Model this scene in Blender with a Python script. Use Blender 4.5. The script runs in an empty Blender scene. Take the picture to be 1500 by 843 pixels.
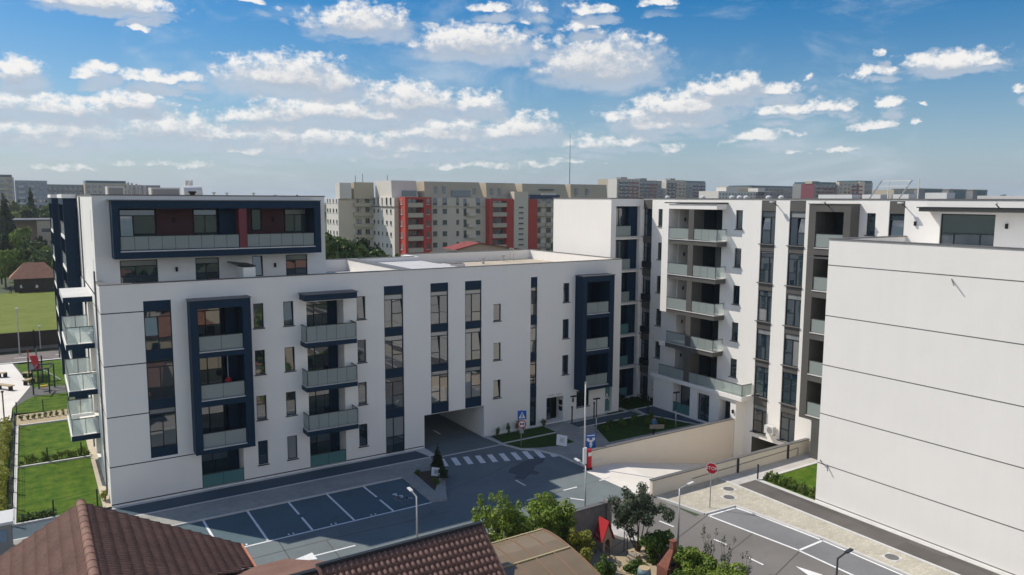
import bpy, bmesh, math, random
from mathutils import Vector, Matrix
RAD = math.radians
sc = bpy.context.scene
COL = sc.collection
OFF = {}

# ------------------------------------------------------------------ materials
def nodes_of(m):
    m.use_nodes = True
    nt = m.node_tree
    return nt, nt.nodes, nt.links, nt.nodes['Principled BSDF']

def mat(name, c, rough=.8, var=.1, scale=.8, fine=.06, fscale=25., bump=0., bscale=40., spec=.3, metal=0., stretch=(1, 1, 1), ior=1.45):
    m = bpy.data.materials.new(name)
    nt, N, L, P = nodes_of(m)
    P.inputs['Roughness'].default_value = rough
    P.inputs['Specular IOR Level'].default_value = spec
    P.inputs['Metallic'].default_value = metal
    P.inputs['IOR'].default_value = ior
    tc = N.new('ShaderNodeTexCoord')
    mp = N.new('ShaderNodeMapping'); mp.inputs['Scale'].default_value = stretch
    L.new(tc.outputs['Object'], mp.inputs['Vector'])
    def noise(s, d=4, r=.6):
        n = N.new('ShaderNodeTexNoise'); n.inputs['Scale'].default_value = s
        n.inputs['Detail'].default_value = d; n.inputs['Roughness'].default_value = r
        L.new(mp.outputs['Vector'], n.inputs['Vector']); return n
    n1 = noise(scale); n2 = noise(fscale, 3, .7)
    def mul(o, a, b):
        r = N.new('ShaderNodeMapRange'); r.inputs[1].default_value = .25; r.inputs[2].default_value = .75
        r.inputs[3].default_value = a; r.inputs[4].default_value = b
        L.new(o, r.inputs[0]); return r.outputs[0]
    x = N.new('ShaderNodeMath'); x.operation = 'MULTIPLY'
    L.new(mul(n1.outputs['Fac'], 1 - var, 1 + var), x.inputs[0]); L.new(mul(n2.outputs['Fac'], 1 - fine, 1 + fine), x.inputs[1])
    mx = N.new('ShaderNodeVectorMath'); mx.operation = 'SCALE'
    mx.inputs[0].default_value = c[:3]; L.new(x.outputs[0], mx.inputs['Scale'])
    L.new(mx.outputs[0], P.inputs['Base Color'])
    if bump:
        b = N.new('ShaderNodeBump'); b.inputs['Strength'].default_value = bump; b.inputs['Distance'].default_value = .02
        n3 = noise(bscale, 3, .6); L.new(n3.outputs['Fac'], b.inputs['Height']); L.new(b.outputs[0], P.inputs['Normal'])
    return m

def plaster_mat(name, c):
    """plaster: faint vertical rain streaks, patches and fine grain"""
    m = mat(name, c, rough=.9, var=.025, scale=.35, fine=.02, fscale=30, bump=.12, bscale=90, spec=.2)
    nt = m.node_tree; N = nt.nodes; L = nt.links; P = N['Principled BSDF']
    src = P.inputs['Base Color'].links[0].from_socket
    tc = N.new('ShaderNodeTexCoord'); mp = N.new('ShaderNodeMapping'); mp.inputs['Scale'].default_value = (2.2, 2.2, .12)
    L.new(tc.outputs['Object'], mp.inputs['Vector'])
    n = N.new('ShaderNodeTexNoise'); n.inputs['Scale'].default_value = 1.2; n.inputs['Detail'].default_value = 5
    L.new(mp.outputs[0], n.inputs['Vector'])
    r = N.new('ShaderNodeMapRange'); r.inputs[1].default_value = .3; r.inputs[2].default_value = .75; r.inputs[3].default_value = .985; r.inputs[4].default_value = 1.006
    L.new(n.outputs['Fac'], r.inputs[0])
    v = N.new('ShaderNodeVectorMath'); v.operation = 'SCALE'; L.new(src, v.inputs[0]); L.new(r.outputs[0], v.inputs['Scale'])
    L.new(v.outputs[0], P.inputs['Base Color'])
    return m

def asphalt_mat(name, c):
    """asphalt: aggregate grain, broad worn patches, darker seams and oily spots"""
    m = mat(name, c, rough=.92, var=.17, scale=.22, fine=.12, fscale=22, bump=.25, bscale=45, spec=.25)
    nt = m.node_tree; N = nt.nodes; L = nt.links; P = N['Principled BSDF']
    src = P.inputs['Base Color'].links[0].from_socket
    tc = N.new('ShaderNodeTexCoord')
    n = N.new('ShaderNodeTexNoise'); n.inputs['Scale'].default_value = .9; n.inputs['Detail'].default_value = 7; n.inputs['Roughness'].default_value = .7
    L.new(tc.outputs['Object'], n.inputs['Vector'])
    r = N.new('ShaderNodeMapRange'); r.inputs[1].default_value = .58; r.inputs[2].default_value = .72; r.inputs[3].default_value = 1.; r.inputs[4].default_value = .76
    L.new(n.outputs['Fac'], r.inputs[0])
    v = N.new('ShaderNodeVectorMath'); v.operation = 'SCALE'; L.new(src, v.inputs[0]); L.new(r.outputs[0], v.inputs['Scale'])
    L.new(v.outputs[0], P.inputs['Base Color'])
    return m

def paver_mat(name, c, bw=.2, bh=.1, var=.10, mortar=.72, off=.5):
    m = bpy.data.materials.new(name)
    nt, N, L, P = nodes_of(m)
    P.inputs['Roughness'].default_value = .9; P.inputs['Specular IOR Level'].default_value = .2
    tc = N.new('ShaderNodeTexCoord')
    b = N.new('ShaderNodeTexBrick'); b.offset = off
    b.inputs['Color1'].default_value = (*[k * (1 - var) for k in c], 1); b.inputs['Color2'].default_value = (*[k * (1 + var) for k in c], 1)
    b.inputs['Mortar'].default_value = (*[k * mortar for k in c], 1)
    b.inputs['Scale'].default_value = 1; b.inputs['Mortar Size'].default_value = .008
    b.inputs['Brick Width'].default_value = bw; b.inputs['Row Height'].default_value = bh
    L.new(tc.outputs['Object'], b.inputs['Vector'])
    n = N.new('ShaderNodeTexNoise'); n.inputs['Scale'].default_value = .7; n.inputs['Detail'].default_value = 5; L.new(tc.outputs['Object'], n.inputs['Vector'])
    r = N.new('ShaderNodeMapRange'); r.inputs[1].default_value = .3; r.inputs[2].default_value = .7; r.inputs[3].default_value = .88; r.inputs[4].default_value = 1.1
    L.new(n.outputs['Fac'], r.inputs[0])
    v = N.new('ShaderNodeVectorMath'); v.operation = 'SCALE'; L.new(b.outputs['Color'], v.inputs[0]); L.new(r.outputs[0], v.inputs['Scale'])
    L.new(v.outputs[0], P.inputs['Base Color'])
    return m

def glass_mat(name, c, ior=2.45, rough=.02):
    m = bpy.data.materials.new(name)
    nt, N, L, P = nodes_of(m)
    P.inputs['Base Color'].default_value = (*c, 1); P.inputs['Roughness'].default_value = rough
    P.inputs['IOR'].default_value = ior
    tc = N.new('ShaderNodeTexCoord')
    n = N.new('ShaderNodeTexNoise'); n.inputs['Scale'].default_value = .7; n.inputs['Detail'].default_value = 1
    L.new(tc.outputs['Object'], n.inputs['Vector'])
    b = N.new('ShaderNodeBump'); b.inputs['Strength'].default_value = .06; b.inputs['Distance'].default_value = .06
    L.new(n.outputs['Fac'], b.inputs['Height']); L.new(b.outputs[0], P.inputs['Normal'])
    return m

def frosted_mat(name, c, opacity=.6):
    m = bpy.data.materials.new(name)
    nt, N, L, P = nodes_of(m)
    P.inputs['Base Color'].default_value = (*c, 1); P.inputs['Roughness'].default_value = .12
    P.inputs['IOR'].default_value = 1.5
    tr = N.new('ShaderNodeBsdfTransparent'); tr.inputs['Color'].default_value = (.88, .94, .93, 1)
    tl = N.new('ShaderNodeBsdfTranslucent'); tl.inputs['Color'].default_value = (*[k * .9 for k in c], 1)
    a = N.new('ShaderNodeMixShader'); a.inputs[0].default_value = .3
    L.new(P.outputs[0], a.inputs[1]); L.new(tl.outputs[0], a.inputs[2])
    mx = N.new('ShaderNodeMixShader'); mx.inputs[0].default_value = opacity
    L.new(tr.outputs[0], mx.inputs[1]); L.new(a.outputs[0], mx.inputs[2])
    L.new(mx.outputs[0], N['Material Output'].inputs['Surface'])
    return m

def leaf_mat(name, c1, c2):
    m = bpy.data.materials.new(name)
    nt, N, L, P = nodes_of(m)
    g = N.new('ShaderNodeNewGeometry'); cr = N.new('ShaderNodeMix'); cr.data_type = 'RGBA'
    cr.inputs[6].default_value = (*c1, 1); cr.inputs[7].default_value = (*c2, 1)
    L.new(g.outputs['Random Per Island'], cr.inputs[0])
    tc = N.new('ShaderNodeTexCoord'); n = N.new('ShaderNodeTexNoise'); n.inputs['Scale'].default_value = 1.3; n.inputs['Detail'].default_value = 2
    L.new(tc.outputs['Object'], n.inputs['Vector'])
    r = N.new('ShaderNodeMapRange'); r.inputs[1].default_value = .3; r.inputs[2].default_value = .7; r.inputs[3].default_value = .7; r.inputs[4].default_value = 1.3
    L.new(n.outputs['Fac'], r.inputs[0])
    v = N.new('ShaderNodeVectorMath'); v.operation = 'SCALE'; L.new(cr.outputs[2], v.inputs[0]); L.new(r.outputs[0], v.inputs['Scale'])
    L.new(v.outputs[0], P.inputs['Base Color'])
    P.inputs['Roughness'].default_value = .55; P.inputs['Specular IOR Level'].default_value = .3
    tl = N.new('ShaderNodeBsdfTranslucent'); L.new(v.outputs[0], tl.inputs['Color'])
    mx = N.new('ShaderNodeMixShader'); mx.inputs[0].default_value = .3
    L.new(P.outputs[0], mx.inputs[1]); L.new(tl.outputs[0], mx.inputs[2]); L.new(mx.outputs[0], N['Material Output'].inputs['Surface'])
    return m

def grass_mat(name, c1, c2, scale=1.2):
    m = bpy.data.materials.new(name)
    nt, N, L, P = nodes_of(m)
    tc = N.new('ShaderNodeTexCoord')
    n = N.new('ShaderNodeTexNoise'); n.inputs['Scale'].default_value = scale; n.inputs['Detail'].default_value = 8; n.inputs['Roughness'].default_value = .7
    L.new(tc.outputs['Object'], n.inputs['Vector'])
    n2 = N.new('ShaderNodeTexNoise'); n2.inputs['Scale'].default_value = 30; n2.inputs['Detail'].default_value = 4
    L.new(tc.outputs['Object'], n2.inputs['Vector'])
    cr = N.new('ShaderNodeValToRGB'); cr.color_ramp.elements[0].position = .36; cr.color_ramp.elements[1].position = .66
    cr.color_ramp.elements[0].color = (*c1, 1); cr.color_ramp.elements[1].color = (*c2, 1)
    L.new(n.outputs['Fac'], cr.inputs[0])
    r = N.new('ShaderNodeMapRange'); r.inputs[1].default_value = .25; r.inputs[2].default_value = .75; r.inputs[3].default_value = .6; r.inputs[4].default_value = 1.35
    L.new(n2.outputs['Fac'], r.inputs[0])
    v = N.new('ShaderNodeVectorMath'); v.operation = 'SCALE'; L.new(cr.outputs[0], v.inputs[0]); L.new(r.outputs[0], v.inputs['Scale'])
    L.new(v.outputs[0], P.inputs['Base Color'])
    b = N.new('ShaderNodeBump'); b.inputs['Strength'].default_value = .8; b.inputs['Distance'].default_value = .06
    L.new(n2.outputs['Fac'], b.inputs['Height']); L.new(b.outputs[0], P.inputs['Normal'])
    P.inputs['Roughness'].default_value = .9; P.inputs['Specular IOR Level'].default_value = .1
    return m

M_ = {}
M_['white'] = plaster_mat('white_plaster', (.825, .797, .752))
M_['cream'] = plaster_mat('cream_render', (.64, .56, .44))
M_['anth'] = mat('anthracite_panel', (.098, .094, .087), rough=.55, var=.08, fine=.03, spec=.35)
M_['anth_shade'] = mat('anthracite_panel_shaded', (.007, .027, .056), rough=.55, var=.08, fine=.03, spec=.22)  # anthracite with the blue of its shade put into the base colour
M_['frame'] = mat('dark_window_frame', (.018, .024, .03), rough=.45, var=.05, spec=.4)
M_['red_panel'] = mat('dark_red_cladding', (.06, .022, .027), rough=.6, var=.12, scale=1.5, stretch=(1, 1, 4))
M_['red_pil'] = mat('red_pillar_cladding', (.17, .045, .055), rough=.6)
M_['coping'] = mat('coping_metal', (.15, .145, .14), rough=.5, var=.1)
M_['slabtop'] = mat('pale_concrete', (.55, .54, .52), rough=.85, var=.08)
M_['gravel'] = mat('roof_gravel', (.50, .43, .33), rough=.95, var=.12, scale=1.2, fine=.25, fscale=18, bump=.6, bscale=30)
M_['glass'] = glass_mat('window_glass_dark', (.010, .026, .040))
M_['glass2'] = glass_mat('window_glass_mid', (.035, .055, .064))
M_['curtain'] = glass_mat('window_glass_curtained', (.25, .26, .255), ior=2.0)
M_['frost'] = frosted_mat('balustrade_glass', (.47, .525, .50), .66)
M_['teal'] = frosted_mat('teal_balustrade_glass', (.16, .36, .36), .7)
M_['clear'] = frosted_mat('clear_balustrade_glass', (.74, .78, .78), .5)
M_['steel'] = mat('galvanised_steel', (.42, .42, .41), rough=.45, metal=.5, var=.08)
M_['darkmetal'] = mat('dark_painted_metal', (.035, .038, .042), rough=.5)
M_['asphalt'] = asphalt_mat('asphalt', (.166, .194, .197))
M_['asphalt_bay'] = asphalt_mat('asphalt_parking', (.100, .147, .165))
M_['asphalt_side'] = asphalt_mat('asphalt_side_road', (.195, .182, .168))
M_['bay_side'] = asphalt_mat('asphalt_side_bays', (.205, .205, .205))
M_['concrete'] = mat('ramp_concrete', (.74, .70, .63), rough=.9, var=.08, scale=.4, fine=.05, bump=.1)
M_['kerb'] = mat('kerb_stone', (.58, .57, .54), rough=.9, var=.1, scale=2)
M_['paint'] = mat('road_paint', (.78, .78, .76), rough=.75, var=.10, scale=3, fine=.12, fscale=12)
M_['paver_grey'] = paver_mat('grey_pavers', (.36, .355, .32))
M_['paver_beige'] = paver_mat('beige_pavers', (.50, .46, .37), bw=.3, bh=.13)
M_['slab_dark'] = paver_mat('dark_membrane_slabs', (.12, .11, .10), bw=2.6, bh=2.1, var=.14, mortar=.7, off=0)
M_['path'] = paver_mat('grey_path_slabs', (.48, .46, .43), bw=.9, bh=.6, var=.07, mortar=.8)
M_['strip'] = mat('dark_rubber_strip', (.075, .105, .125), rough=.9, var=.08, fine=.08)
M_['soil'] = mat('soil', (.09, .07, .05), rough=1, var=.2, scale=2, fine=.2)
M_['sand'] = mat('sandy_ground', (.42, .34, .22), rough=1, var=.14, scale=1.2, fine=.15)
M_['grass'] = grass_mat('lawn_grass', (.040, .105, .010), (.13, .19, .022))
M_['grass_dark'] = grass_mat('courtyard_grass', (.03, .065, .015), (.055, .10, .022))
M_['field'] = grass_mat('sports_field_grass', (.15, .19, .035), (.21, .24, .055), .25)
M_['tile'] = mat('brown_roof_tiles', (.20, .112, .083), rough=.68, var=.2, scale=.9, fine=.2, fscale=7, spec=.3)
M_['tile_red'] = mat('red_roof_tiles', (.29, .14, .09), rough=.8, var=.18, scale=1.5)
M_['orange'] = mat('orange_trim', (.55, .20, .11), rough=.6)
M_['polycarb'] = mat('bronze_polycarbonate', (.215, .16, .095), rough=.25, var=.10, scale=1.0, spec=.5)
M_['yellowbar'] = mat('yellowed_batten', (.42, .35, .19), rough=.6)
M_['pinkbar'] = mat('copper_rib', (.27, .165, .11), rough=.5)
M_['stonewall'] = mat('rough_grey_wall', (.23, .22, .20), rough=.95, var=.2, scale=2, fine=.25, fscale=9, bump=.5, bscale=14)
M_['brick'] = mat('red_brick', (.26, .10, .065), rough=.9, var=.2, scale=4, fine=.2, fscale=14)
M_['red'] = mat('red_paint', (.42, .03, .035), rough=.45)
M_['redmat'] = mat('red_render', (.48, .07, .05), rough=.9, var=.08)
M_['redlit'] = mat('orange_red_render', (.62, .13, .06), rough=.9, var=.08)
M_['beige'] = plaster_mat('beige_render', (.50, .435, .325))
M_['greyr'] = plaster_mat('grey_render', (.27, .27, .26))
M_['blue'] = mat('blue_sign', (.02, .12, .42), rough=.4, var=.05)
M_['signwhite'] = mat('sign_white', (.75, .75, .74), rough=.45, var=.04)
M_['signred'] = mat('sign_red', (.50, .02, .03), rough=.4, var=.05)
M_['black'] = mat('black', (.015, .015, .016), rough=.6)
M_['wood'] = mat('pale_wood', (.46, .36, .22), rough=.8, var=.15, stretch=(1, 6, 6))
M_['woodgrey'] = mat('weathered_board', (.30, .26, .21), rough=.85, var=.2, stretch=(1, 6, 6))
M_['darkwood'] = mat('dark_timber', (.045, .036, .03), rough=.9, var=.2)
M_['yellow'] = mat('yellow_plastic', (.62, .42, .03), rough=.45)
M_['skin'] = mat('skin', (.42, .24, .17), rough=.6, var=.05)
M_['cloth_blue'] = mat('blue_cloth', (.08, .17, .30), rough=.9)
M_['cloth_dark'] = mat('dark_cloth', (.02, .022, .028), rough=.9)
M_['cloth_white'] = mat('white_cloth', (.6, .6, .6), rough=.9)
M_['hair'] = mat('hair_dark', (.03, .02, .015), rough=.7)
M_['bark'] = mat('bark', (.13, .095, .065), rough=.95, var=.25, scale=5, bump=.5)
M_['leaf_bright'] = leaf_mat('leaf_bright', (.11, .19, .022), (.27, .34, .055))
M_['leaf_mid'] = leaf_mat('leaf_mid', (.055, .115, .018), (.14, .21, .035))
M_['leaf_dark'] = leaf_mat('leaf_dark', (.015, .035, .012), (.045, .075, .022))
M_['leaf_olive'] = leaf_mat('leaf_olive', (.055, .08, .045), (.12, .145, .085))
M_['leaf_yellow'] = leaf_mat('leaf_yellow', (.20, .22, .03), (.36, .35, .06))
M_['leaf_far'] = leaf_mat('leaf_far', (.05, .095, .022), (.14, .19, .04))
M_['ground'] = mat('city_ground', (.075, .095, .055), rough=1, var=.35, scale=.02, fine=.2, fscale=.3)
M_['cabinet'] = mat('white_cabinet', (.62, .62, .60), rough=.5, var=.05)
M_['asph_dark'] = asphalt_mat('asphalt_dark', (.10, .115, .125))
M_['wallcream'] = plaster_mat('ramp_wall_render', (.70, .63, .53))
M_['seam'] = mat('bitumen_seam', (.085, .08, .075), rough=.7)
M_['brickdark'] = mat('sooty_brick', (.21, .085, .06), rough=.95, var=.25, scale=6, fine=.25, fscale=20)
M_['redroof'] = mat('muted_red_roof', (.26, .06, .05), rough=.8, var=.15)
M_['white2'] = plaster_mat('off_white_render', (.66, .62, .56))
M_['pinkr'] = plaster_mat('pinkish_render', (.50, .37, .28))
M_['bluegrey'] = plaster_mat('blue_grey_render', (.30, .34, .38))
M_['teal_r'] = mat('dark_teal_cladding', (.05, .12, .14), rough=.5)
M_['maroon'] = mat('maroon_panel', (.20, .05, .06), rough=.7)
M_['dkpurple'] = mat('dark_purple_panel', (.09, .07, .12), rough=.7)
M_['dkblue'] = mat('dark_blue_panel', (.04, .06, .12), rough=.7)
M_['barrel'] = mat('blue_grey_plastic', (.16, .24, .27), rough=.5)
M_['playground'] = mat('rubber_ground', (.13, .13, .125), rough=.95, var=.1)
M_['road_far'] = asphalt_mat('old_asphalt', (.19, .165, .15))
M_['bluepane'] = glass_mat('blue_window_glass', (.10, .19, .30))

# ------------------------------------------------------------------ mesh builder
class MB:
    def __init__(s): s.v = []; s.f = []; s.m = []
    def add(s, vs, fs, mi=0):
        o = len(s.v); s.v += [tuple(v) for v in vs]
        for f in fs: s.f.append(tuple(o + i for i in f)); s.m.append(mi)
        return s
    def quad(s, a, b, c, d, mi=0): return s.add([a, b, c, d], [(0, 1, 2, 3)], mi)
    def poly(s, pts, mi=0): return s.add(pts, [tuple(range(len(pts)))], mi)
    def box(s, x0, x1, y0, y1, z0, z1, mi=0):
        x0, x1 = min(x0, x1), max(x0, x1); y0, y1 = min(y0, y1), max(y0, y1); z0, z1 = min(z0, z1), max(z0, z1)
        vs = [(x0, y0, z0), (x1, y0, z0), (x1, y1, z0), (x0, y1, z0), (x0, y0, z1), (x1, y0, z1), (x1, y1, z1), (x0, y1, z1)]
        return s.add(vs, [(3, 2, 1, 0), (4, 5, 6, 7), (0, 1, 5, 4), (1, 2, 6, 5), (2, 3, 7, 6), (3, 0, 4, 7)], mi)
    def prism(s, pts, z0, z1, mi=0):
        n = len(pts); vs = [(p[0], p[1], z0) for p in pts] + [(p[0], p[1], z1) for p in pts]
        fs = [tuple(range(n - 1, -1, -1)), tuple(range(n, 2 * n))] + [(i, (i + 1) % n, n + (i + 1) % n, n + i) for i in range(n)]
        return s.add(vs, fs, mi)
    def cyl(s, p, q, r, n=8, mi=0, r2=None):
        p = Vector(p); q = Vector(q); d = (q - p).normalized(); r2 = r if r2 is None else r2
        a = d.orthogonal().normalized(); b = d.cross(a)
        vs = [p + (a * math.cos(2 * math.pi * i / n) + b * math.sin(2 * math.pi * i / n)) * r for i in range(n)]
        vs += [q + (a * math.cos(2 * math.pi * i / n) + b * math.sin(2 * math.pi * i / n)) * r2 for i in range(n)]
        fs = [(i, (i + 1) % n, n + (i + 1) % n, n + i) for i in range(n)] + [tuple(range(n - 1, -1, -1)), tuple(range(n, 2 * n))]
        return s.add(vs, fs, mi)
    def bar(s, p, q, w, h=None, mi=0):
        p = Vector(p); q = Vector(q); h = h or w; d = (q - p).normalized()
        up = Vector((0, 0, 1)) if abs(d.z) < .95 else Vector((0, 1, 0))
        a = d.cross(up).normalized() * w / 2; b = a.cross(d).normalized() * h / 2
        vs = [p + a + b, p - a + b, p - a - b, p + a - b, q + a + b, q - a + b, q - a - b, q + a - b]
        return s.add(vs, [(0, 1, 2, 3), (7, 6, 5, 4), (0, 4, 5, 1), (1, 5, 6, 2), (2, 6, 7, 3), (3, 7, 4, 0)], mi)
    def build(s, name, mats, parent=None, smooth=False, bevel=0.):
        me = bpy.data.meshes.new(name)
        o = Vector((0, 0, 0)) if parent is None else OFF.get(parent.name, Vector((0, 0, 0)))
        me.from_pydata([(v[0] - o.x, v[1] - o.y, v[2] - o.z) for v in s.v], [], s.f)
        if not isinstance(mats, (list, tuple)): mats = [mats]
        for k in mats: me.materials.append(M_[k] if isinstance(k, str) else k)
        for p, mi in zip(me.polygons, s.m): p.material_index = mi; p.use_smooth = smooth
        me.update()
        ob = bpy.data.objects.new(name, me); COL.objects.link(ob)
        if parent is not None: ob.parent = parent; OFF[ob.name] = o
        if bevel:
            b = ob.modifiers.new('bevel', 'BEVEL'); b.width = bevel; b.segments = 2; b.limit_method = 'ANGLE'
        return ob

def thing(name, label, cat, loc=(0, 0, 0), group=None):
    o = bpy.data.objects.new(name, None); COL.objects.link(o); o.location = loc
    o.empty_display_size = .3
    OFF[o.name] = Vector(loc)
    tag(o, label, cat, group); return o
def tag(o, label=None, cat=None, group=None, kind=None):
    if label: o['label'] = label
    if cat: o['category'] = cat
    if group: o['group'] = group
    if kind: o['kind'] = kind
    return o
def struct(name, mb, m, kind='structure'):
    o = mb.build(name, m); o['kind'] = kind; return o
def copy_tree(o, parent=None):
    c = o.copy(); COL.objects.link(c)
    if parent is not None: c.parent = parent
    for ch in [k for k in o.children]:
        copy_tree(ch, c)
    return c
def text_mesh(txt, size, extr=.004):
    cu = bpy.data.curves.new('t', 'FONT'); cu.body = txt; cu.size = size; cu.extrude = extr; cu.align_x = 'CENTER'; cu.align_y = 'CENTER'
    ob = bpy.data.objects.new('t', cu); COL.objects.link(ob)
    dg = bpy.context.evaluated_depsgraph_get(); me = bpy.data.meshes.new_from_object(ob.evaluated_get(dg))
    COL.objects.unlink(ob); bpy.data.objects.remove(ob); return me
def text_obj(name, txt, size, m, parent, matrix):
    me = text_mesh(txt, size); me.transform(matrix); me.materials.clear(); me.materials.append(M_[m])
    o = bpy.data.objects.new(name, me); COL.objects.link(o); o.parent = parent; return o

# ------------------------------------------------------------------ facades
class Fc:
    """facade plane: 'y' faces -Y at y=p (u is x); 'x' faces -X at x=p (u is y); d is depth inwards"""
    def __init__(s, ax, p): s.ax = ax; s.p = p
    def pt(s, u, z, d=0): return (u, s.p + d, z) if s.ax == 'y' else (s.p + d, u, z)
    def box(s, mb, u0, u1, z0, z1, d0, d1, mi=0):
        if s.ax == 'y': mb.box(u0, u1, s.p + d0, s.p + d1, z0, z1, mi)
        else: mb.box(s.p + d0, s.p + d1, u0, u1, z0, z1, mi)
    def quad(s, mb, u0, u1, z0, z1, d, mi=0):
        mb.quad(s.pt(u0, z0, d), s.pt(u1, z0, d), s.pt(u1, z1, d), s.pt(u0, z1, d), mi)

def wall_grid(mb, fc, u0, u1, z0, z1, holes, mi=0):
    us = sorted({u0, u1, *[h[0] for h in holes], *[h[1] for h in holes]}); zs = sorted({z0, z1, *[h[2] for h in holes], *[h[3] for h in holes]})
    us = [u for u in us if u0 <= u <= u1]; zs = [z for z in zs if z0 <= z <= z1]
    for i in range(len(us) - 1):
        j = 0
        while j < len(zs) - 1:
            def solid(j):
                cu, cz = (us[i] + us[i + 1]) / 2, (zs[j] + zs[j + 1]) / 2
                return not any(h[0] < cu < h[1] and h[2] < cz < h[3] for h in holes)
            if not solid(j): j += 1; continue
            k = j
            while k < len(zs) - 1 and solid(k): k += 1
            fc.quad(mb, us[i], us[i + 1], zs[j], zs[k], 0, mi); j = k
    for h in holes:
        a, b, c, e, dp = h[:5]; q = h[5] if len(h) > 5 else mi
        mb.quad(fc.pt(a, c), fc.pt(a, e), fc.pt(a, e, dp), fc.pt(a, c, dp), q); mb.quad(fc.pt(b, c), fc.pt(b, e), fc.pt(b, e, dp), fc.pt(b, c, dp), q)
        mb.quad(fc.pt(a, c), fc.pt(b, c), fc.pt(b, c, dp), fc.pt(a, c, dp), q); mb.quad(fc.pt(a, e), fc.pt(b, e), fc.pt(b, e, dp), fc.pt(a, e, dp), q)
        if len(h) > 6 and h[6]: fc.quad(mb, a, b, c, e, dp, h[6])

rw = random.Random(7)
BT_REF = None
def window(par, fc, u0, u1, z0, z1, d, vs=(), hs=(), tilt=(), fw=.055, g=None, sill=False, cells=None):
    """frame (a part) with its panes (a sub-part); vs/hs: mullion / transom fractions, tilt: indices of tilted sashes"""
    mb = MB(); W = u1 - u0; H = z1 - z0
    fc.box(mb, u0, u0 + fw, z0, z1, d - .03, d + .05); fc.box(mb, u1 - fw, u1, z0, z1, d - .03, d + .05)
    fc.box(mb, u0 + fw, u1 - fw, z0, z0 + fw, d - .03, d + .05); fc.box(mb, u0 + fw, u1 - fw, z1 - fw, z1, d - .03, d + .05)
    cl = cells
    if cl is None:
        vv = [0, *vs, 1]; hh = [0, *hs, 1]
        cl = [(vv[i], vv[i + 1], hh[j], hh[j + 1]) for i in range(len(vv) - 1) for j in range(len(hh) - 1)]
        for a in vs: fc.box(mb, u0 + a * W - fw / 2, u0 + a * W + fw / 2, z0 + fw, z1 - fw, d - .028, d + .048)
        for a in hs: fc.box(mb, u0 + fw, u1 - fw, z0 + a * H - fw / 2, z0 + a * H + fw / 2, d - .026, d + .046)
    else:
        for a, b, c, e in cl:
            if b < .999: fc.box(mb, u0 + b * W - fw / 2, u0 + b * W + fw / 2, z0 + c * H + .01, z0 + e * H - .01, d - .028, d + .048)
            if e < .999: fc.box(mb, u0 + a * W + .01, u0 + b * W - .01, z0 + e * H - fw / 2, z0 + e * H + fw / 2, d - .026, d + .046)
    if sill: fc.box(mb, u0 - .06, u1 + .06, z0 - .05, z0 - .003, -.09, d)
    fr = mb.build('window', 'frame', par)
    pm = MB(); mats = ['glass', 'glass2', 'curtain']
    for n, (a, b, c, e) in enumerate(cl):
        t = .0; mi = 0
        if n in tilt: t = rw.uniform(.10, .14); mi = 0
        else:
            q = rw.random(); mi = 0 if q < .72 else 1 if q < .94 else 2
            if c >= .8 and q > .35: mi = 2
            if par is BT_REF and mi == 0 and q > .2: mi = 1
            if g is not None: mi = g
        p0 = u0 + a * W + .012; p1 = u0 + b * W - .012; q0 = z0 + c * H + .012; q1 = z0 + e * H - .012
        e1, e2 = rw.uniform(-.004, .004), rw.uniform(-.004, .004)
        dd = d + .012
        if t: # sash tilted in: drawn with its own frame, standing proud at the bottom
            pm.add([fc.pt(p0, q0, dd), fc.pt(p1, q0, dd), fc.pt(p1, q1 - .02, dd + t), fc.pt(p0, q1 - .02, dd + t)], [(0, 1, 2, 3)], mi)
            pm.add([fc.pt(p0, q0, dd + t + .02), fc.pt(p1, q0, dd + t + .02), fc.pt(p1, q1, dd + t + .02), fc.pt(p0, q1, dd + t + .02)], [(0, 1, 2, 3)], 0)
        else:
            pm.add([fc.pt(p0, q0, dd + e1), fc.pt(p1, q0, dd + e2), fc.pt(p1, q1, dd - e1), fc.pt(p0, q1, dd - e2)], [(0, 1, 2, 3)], mi)
    pm.build('pane', mats, fr)
    return fr

def panel(par, fc, u0, u1, z0, z1, d0, d1, m=None, name='facade_panel'):
    m = m or ('anth_shade' if par is BL else 'anth')
    mb = MB(); fc.box(mb, u0, u1, z0, z1, d0, d1); return mb.build(name, m, par)

def balustrade(par, fc, u0, u1, z0, z1, d, m='frost', n=3, rail=True, name='balustrade'):
    """glass balustrade: metal rail and posts (part), panels (sub-part)"""
    mb = MB(); fc.box(mb, u0, u1, z1 - .03, z1 + .01, d - .025, d + .025)
    W = (u1 - u0) / n
    for i in range(n + 1): fc.box(mb, u0 + i * W - .014, u0 + i * W + .014, z0, z1 - .03, d + .012, d + .035)
    r = mb.build(name, 'darkmetal', par)
    g = MB()
    for i in range(n): fc.box(g, u0 + i * W + .012, u0 + (i + 1) * W - .012, z0 + .03, z1 - .035, d - .012, d)
    g.build('glass_panel', m, r); return r

def wall_lamp(par, fc, u, z, d=0):
    mb = MB(); fc.box(mb, u - .06, u + .06, z - .14, z + .14, d - .12, d); mb.build('wall_lamp', 'black', par)
def flood(par, fc, u, z, d=0, L=.55):
    mb = MB(); mb.bar(fc.pt(u, z, d), fc.pt(u, z + .28, d - L), .05); a = fc.pt(u, z + .3, d - L - .12); mb.box(a[0] - .13, a[0] + .13, a[1] - .13, a[1] + .13, a[2] - .04, a[2] + .05, 1)
    mb.build('floodlight', ['darkmetal', 'cabinet'], par)
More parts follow.
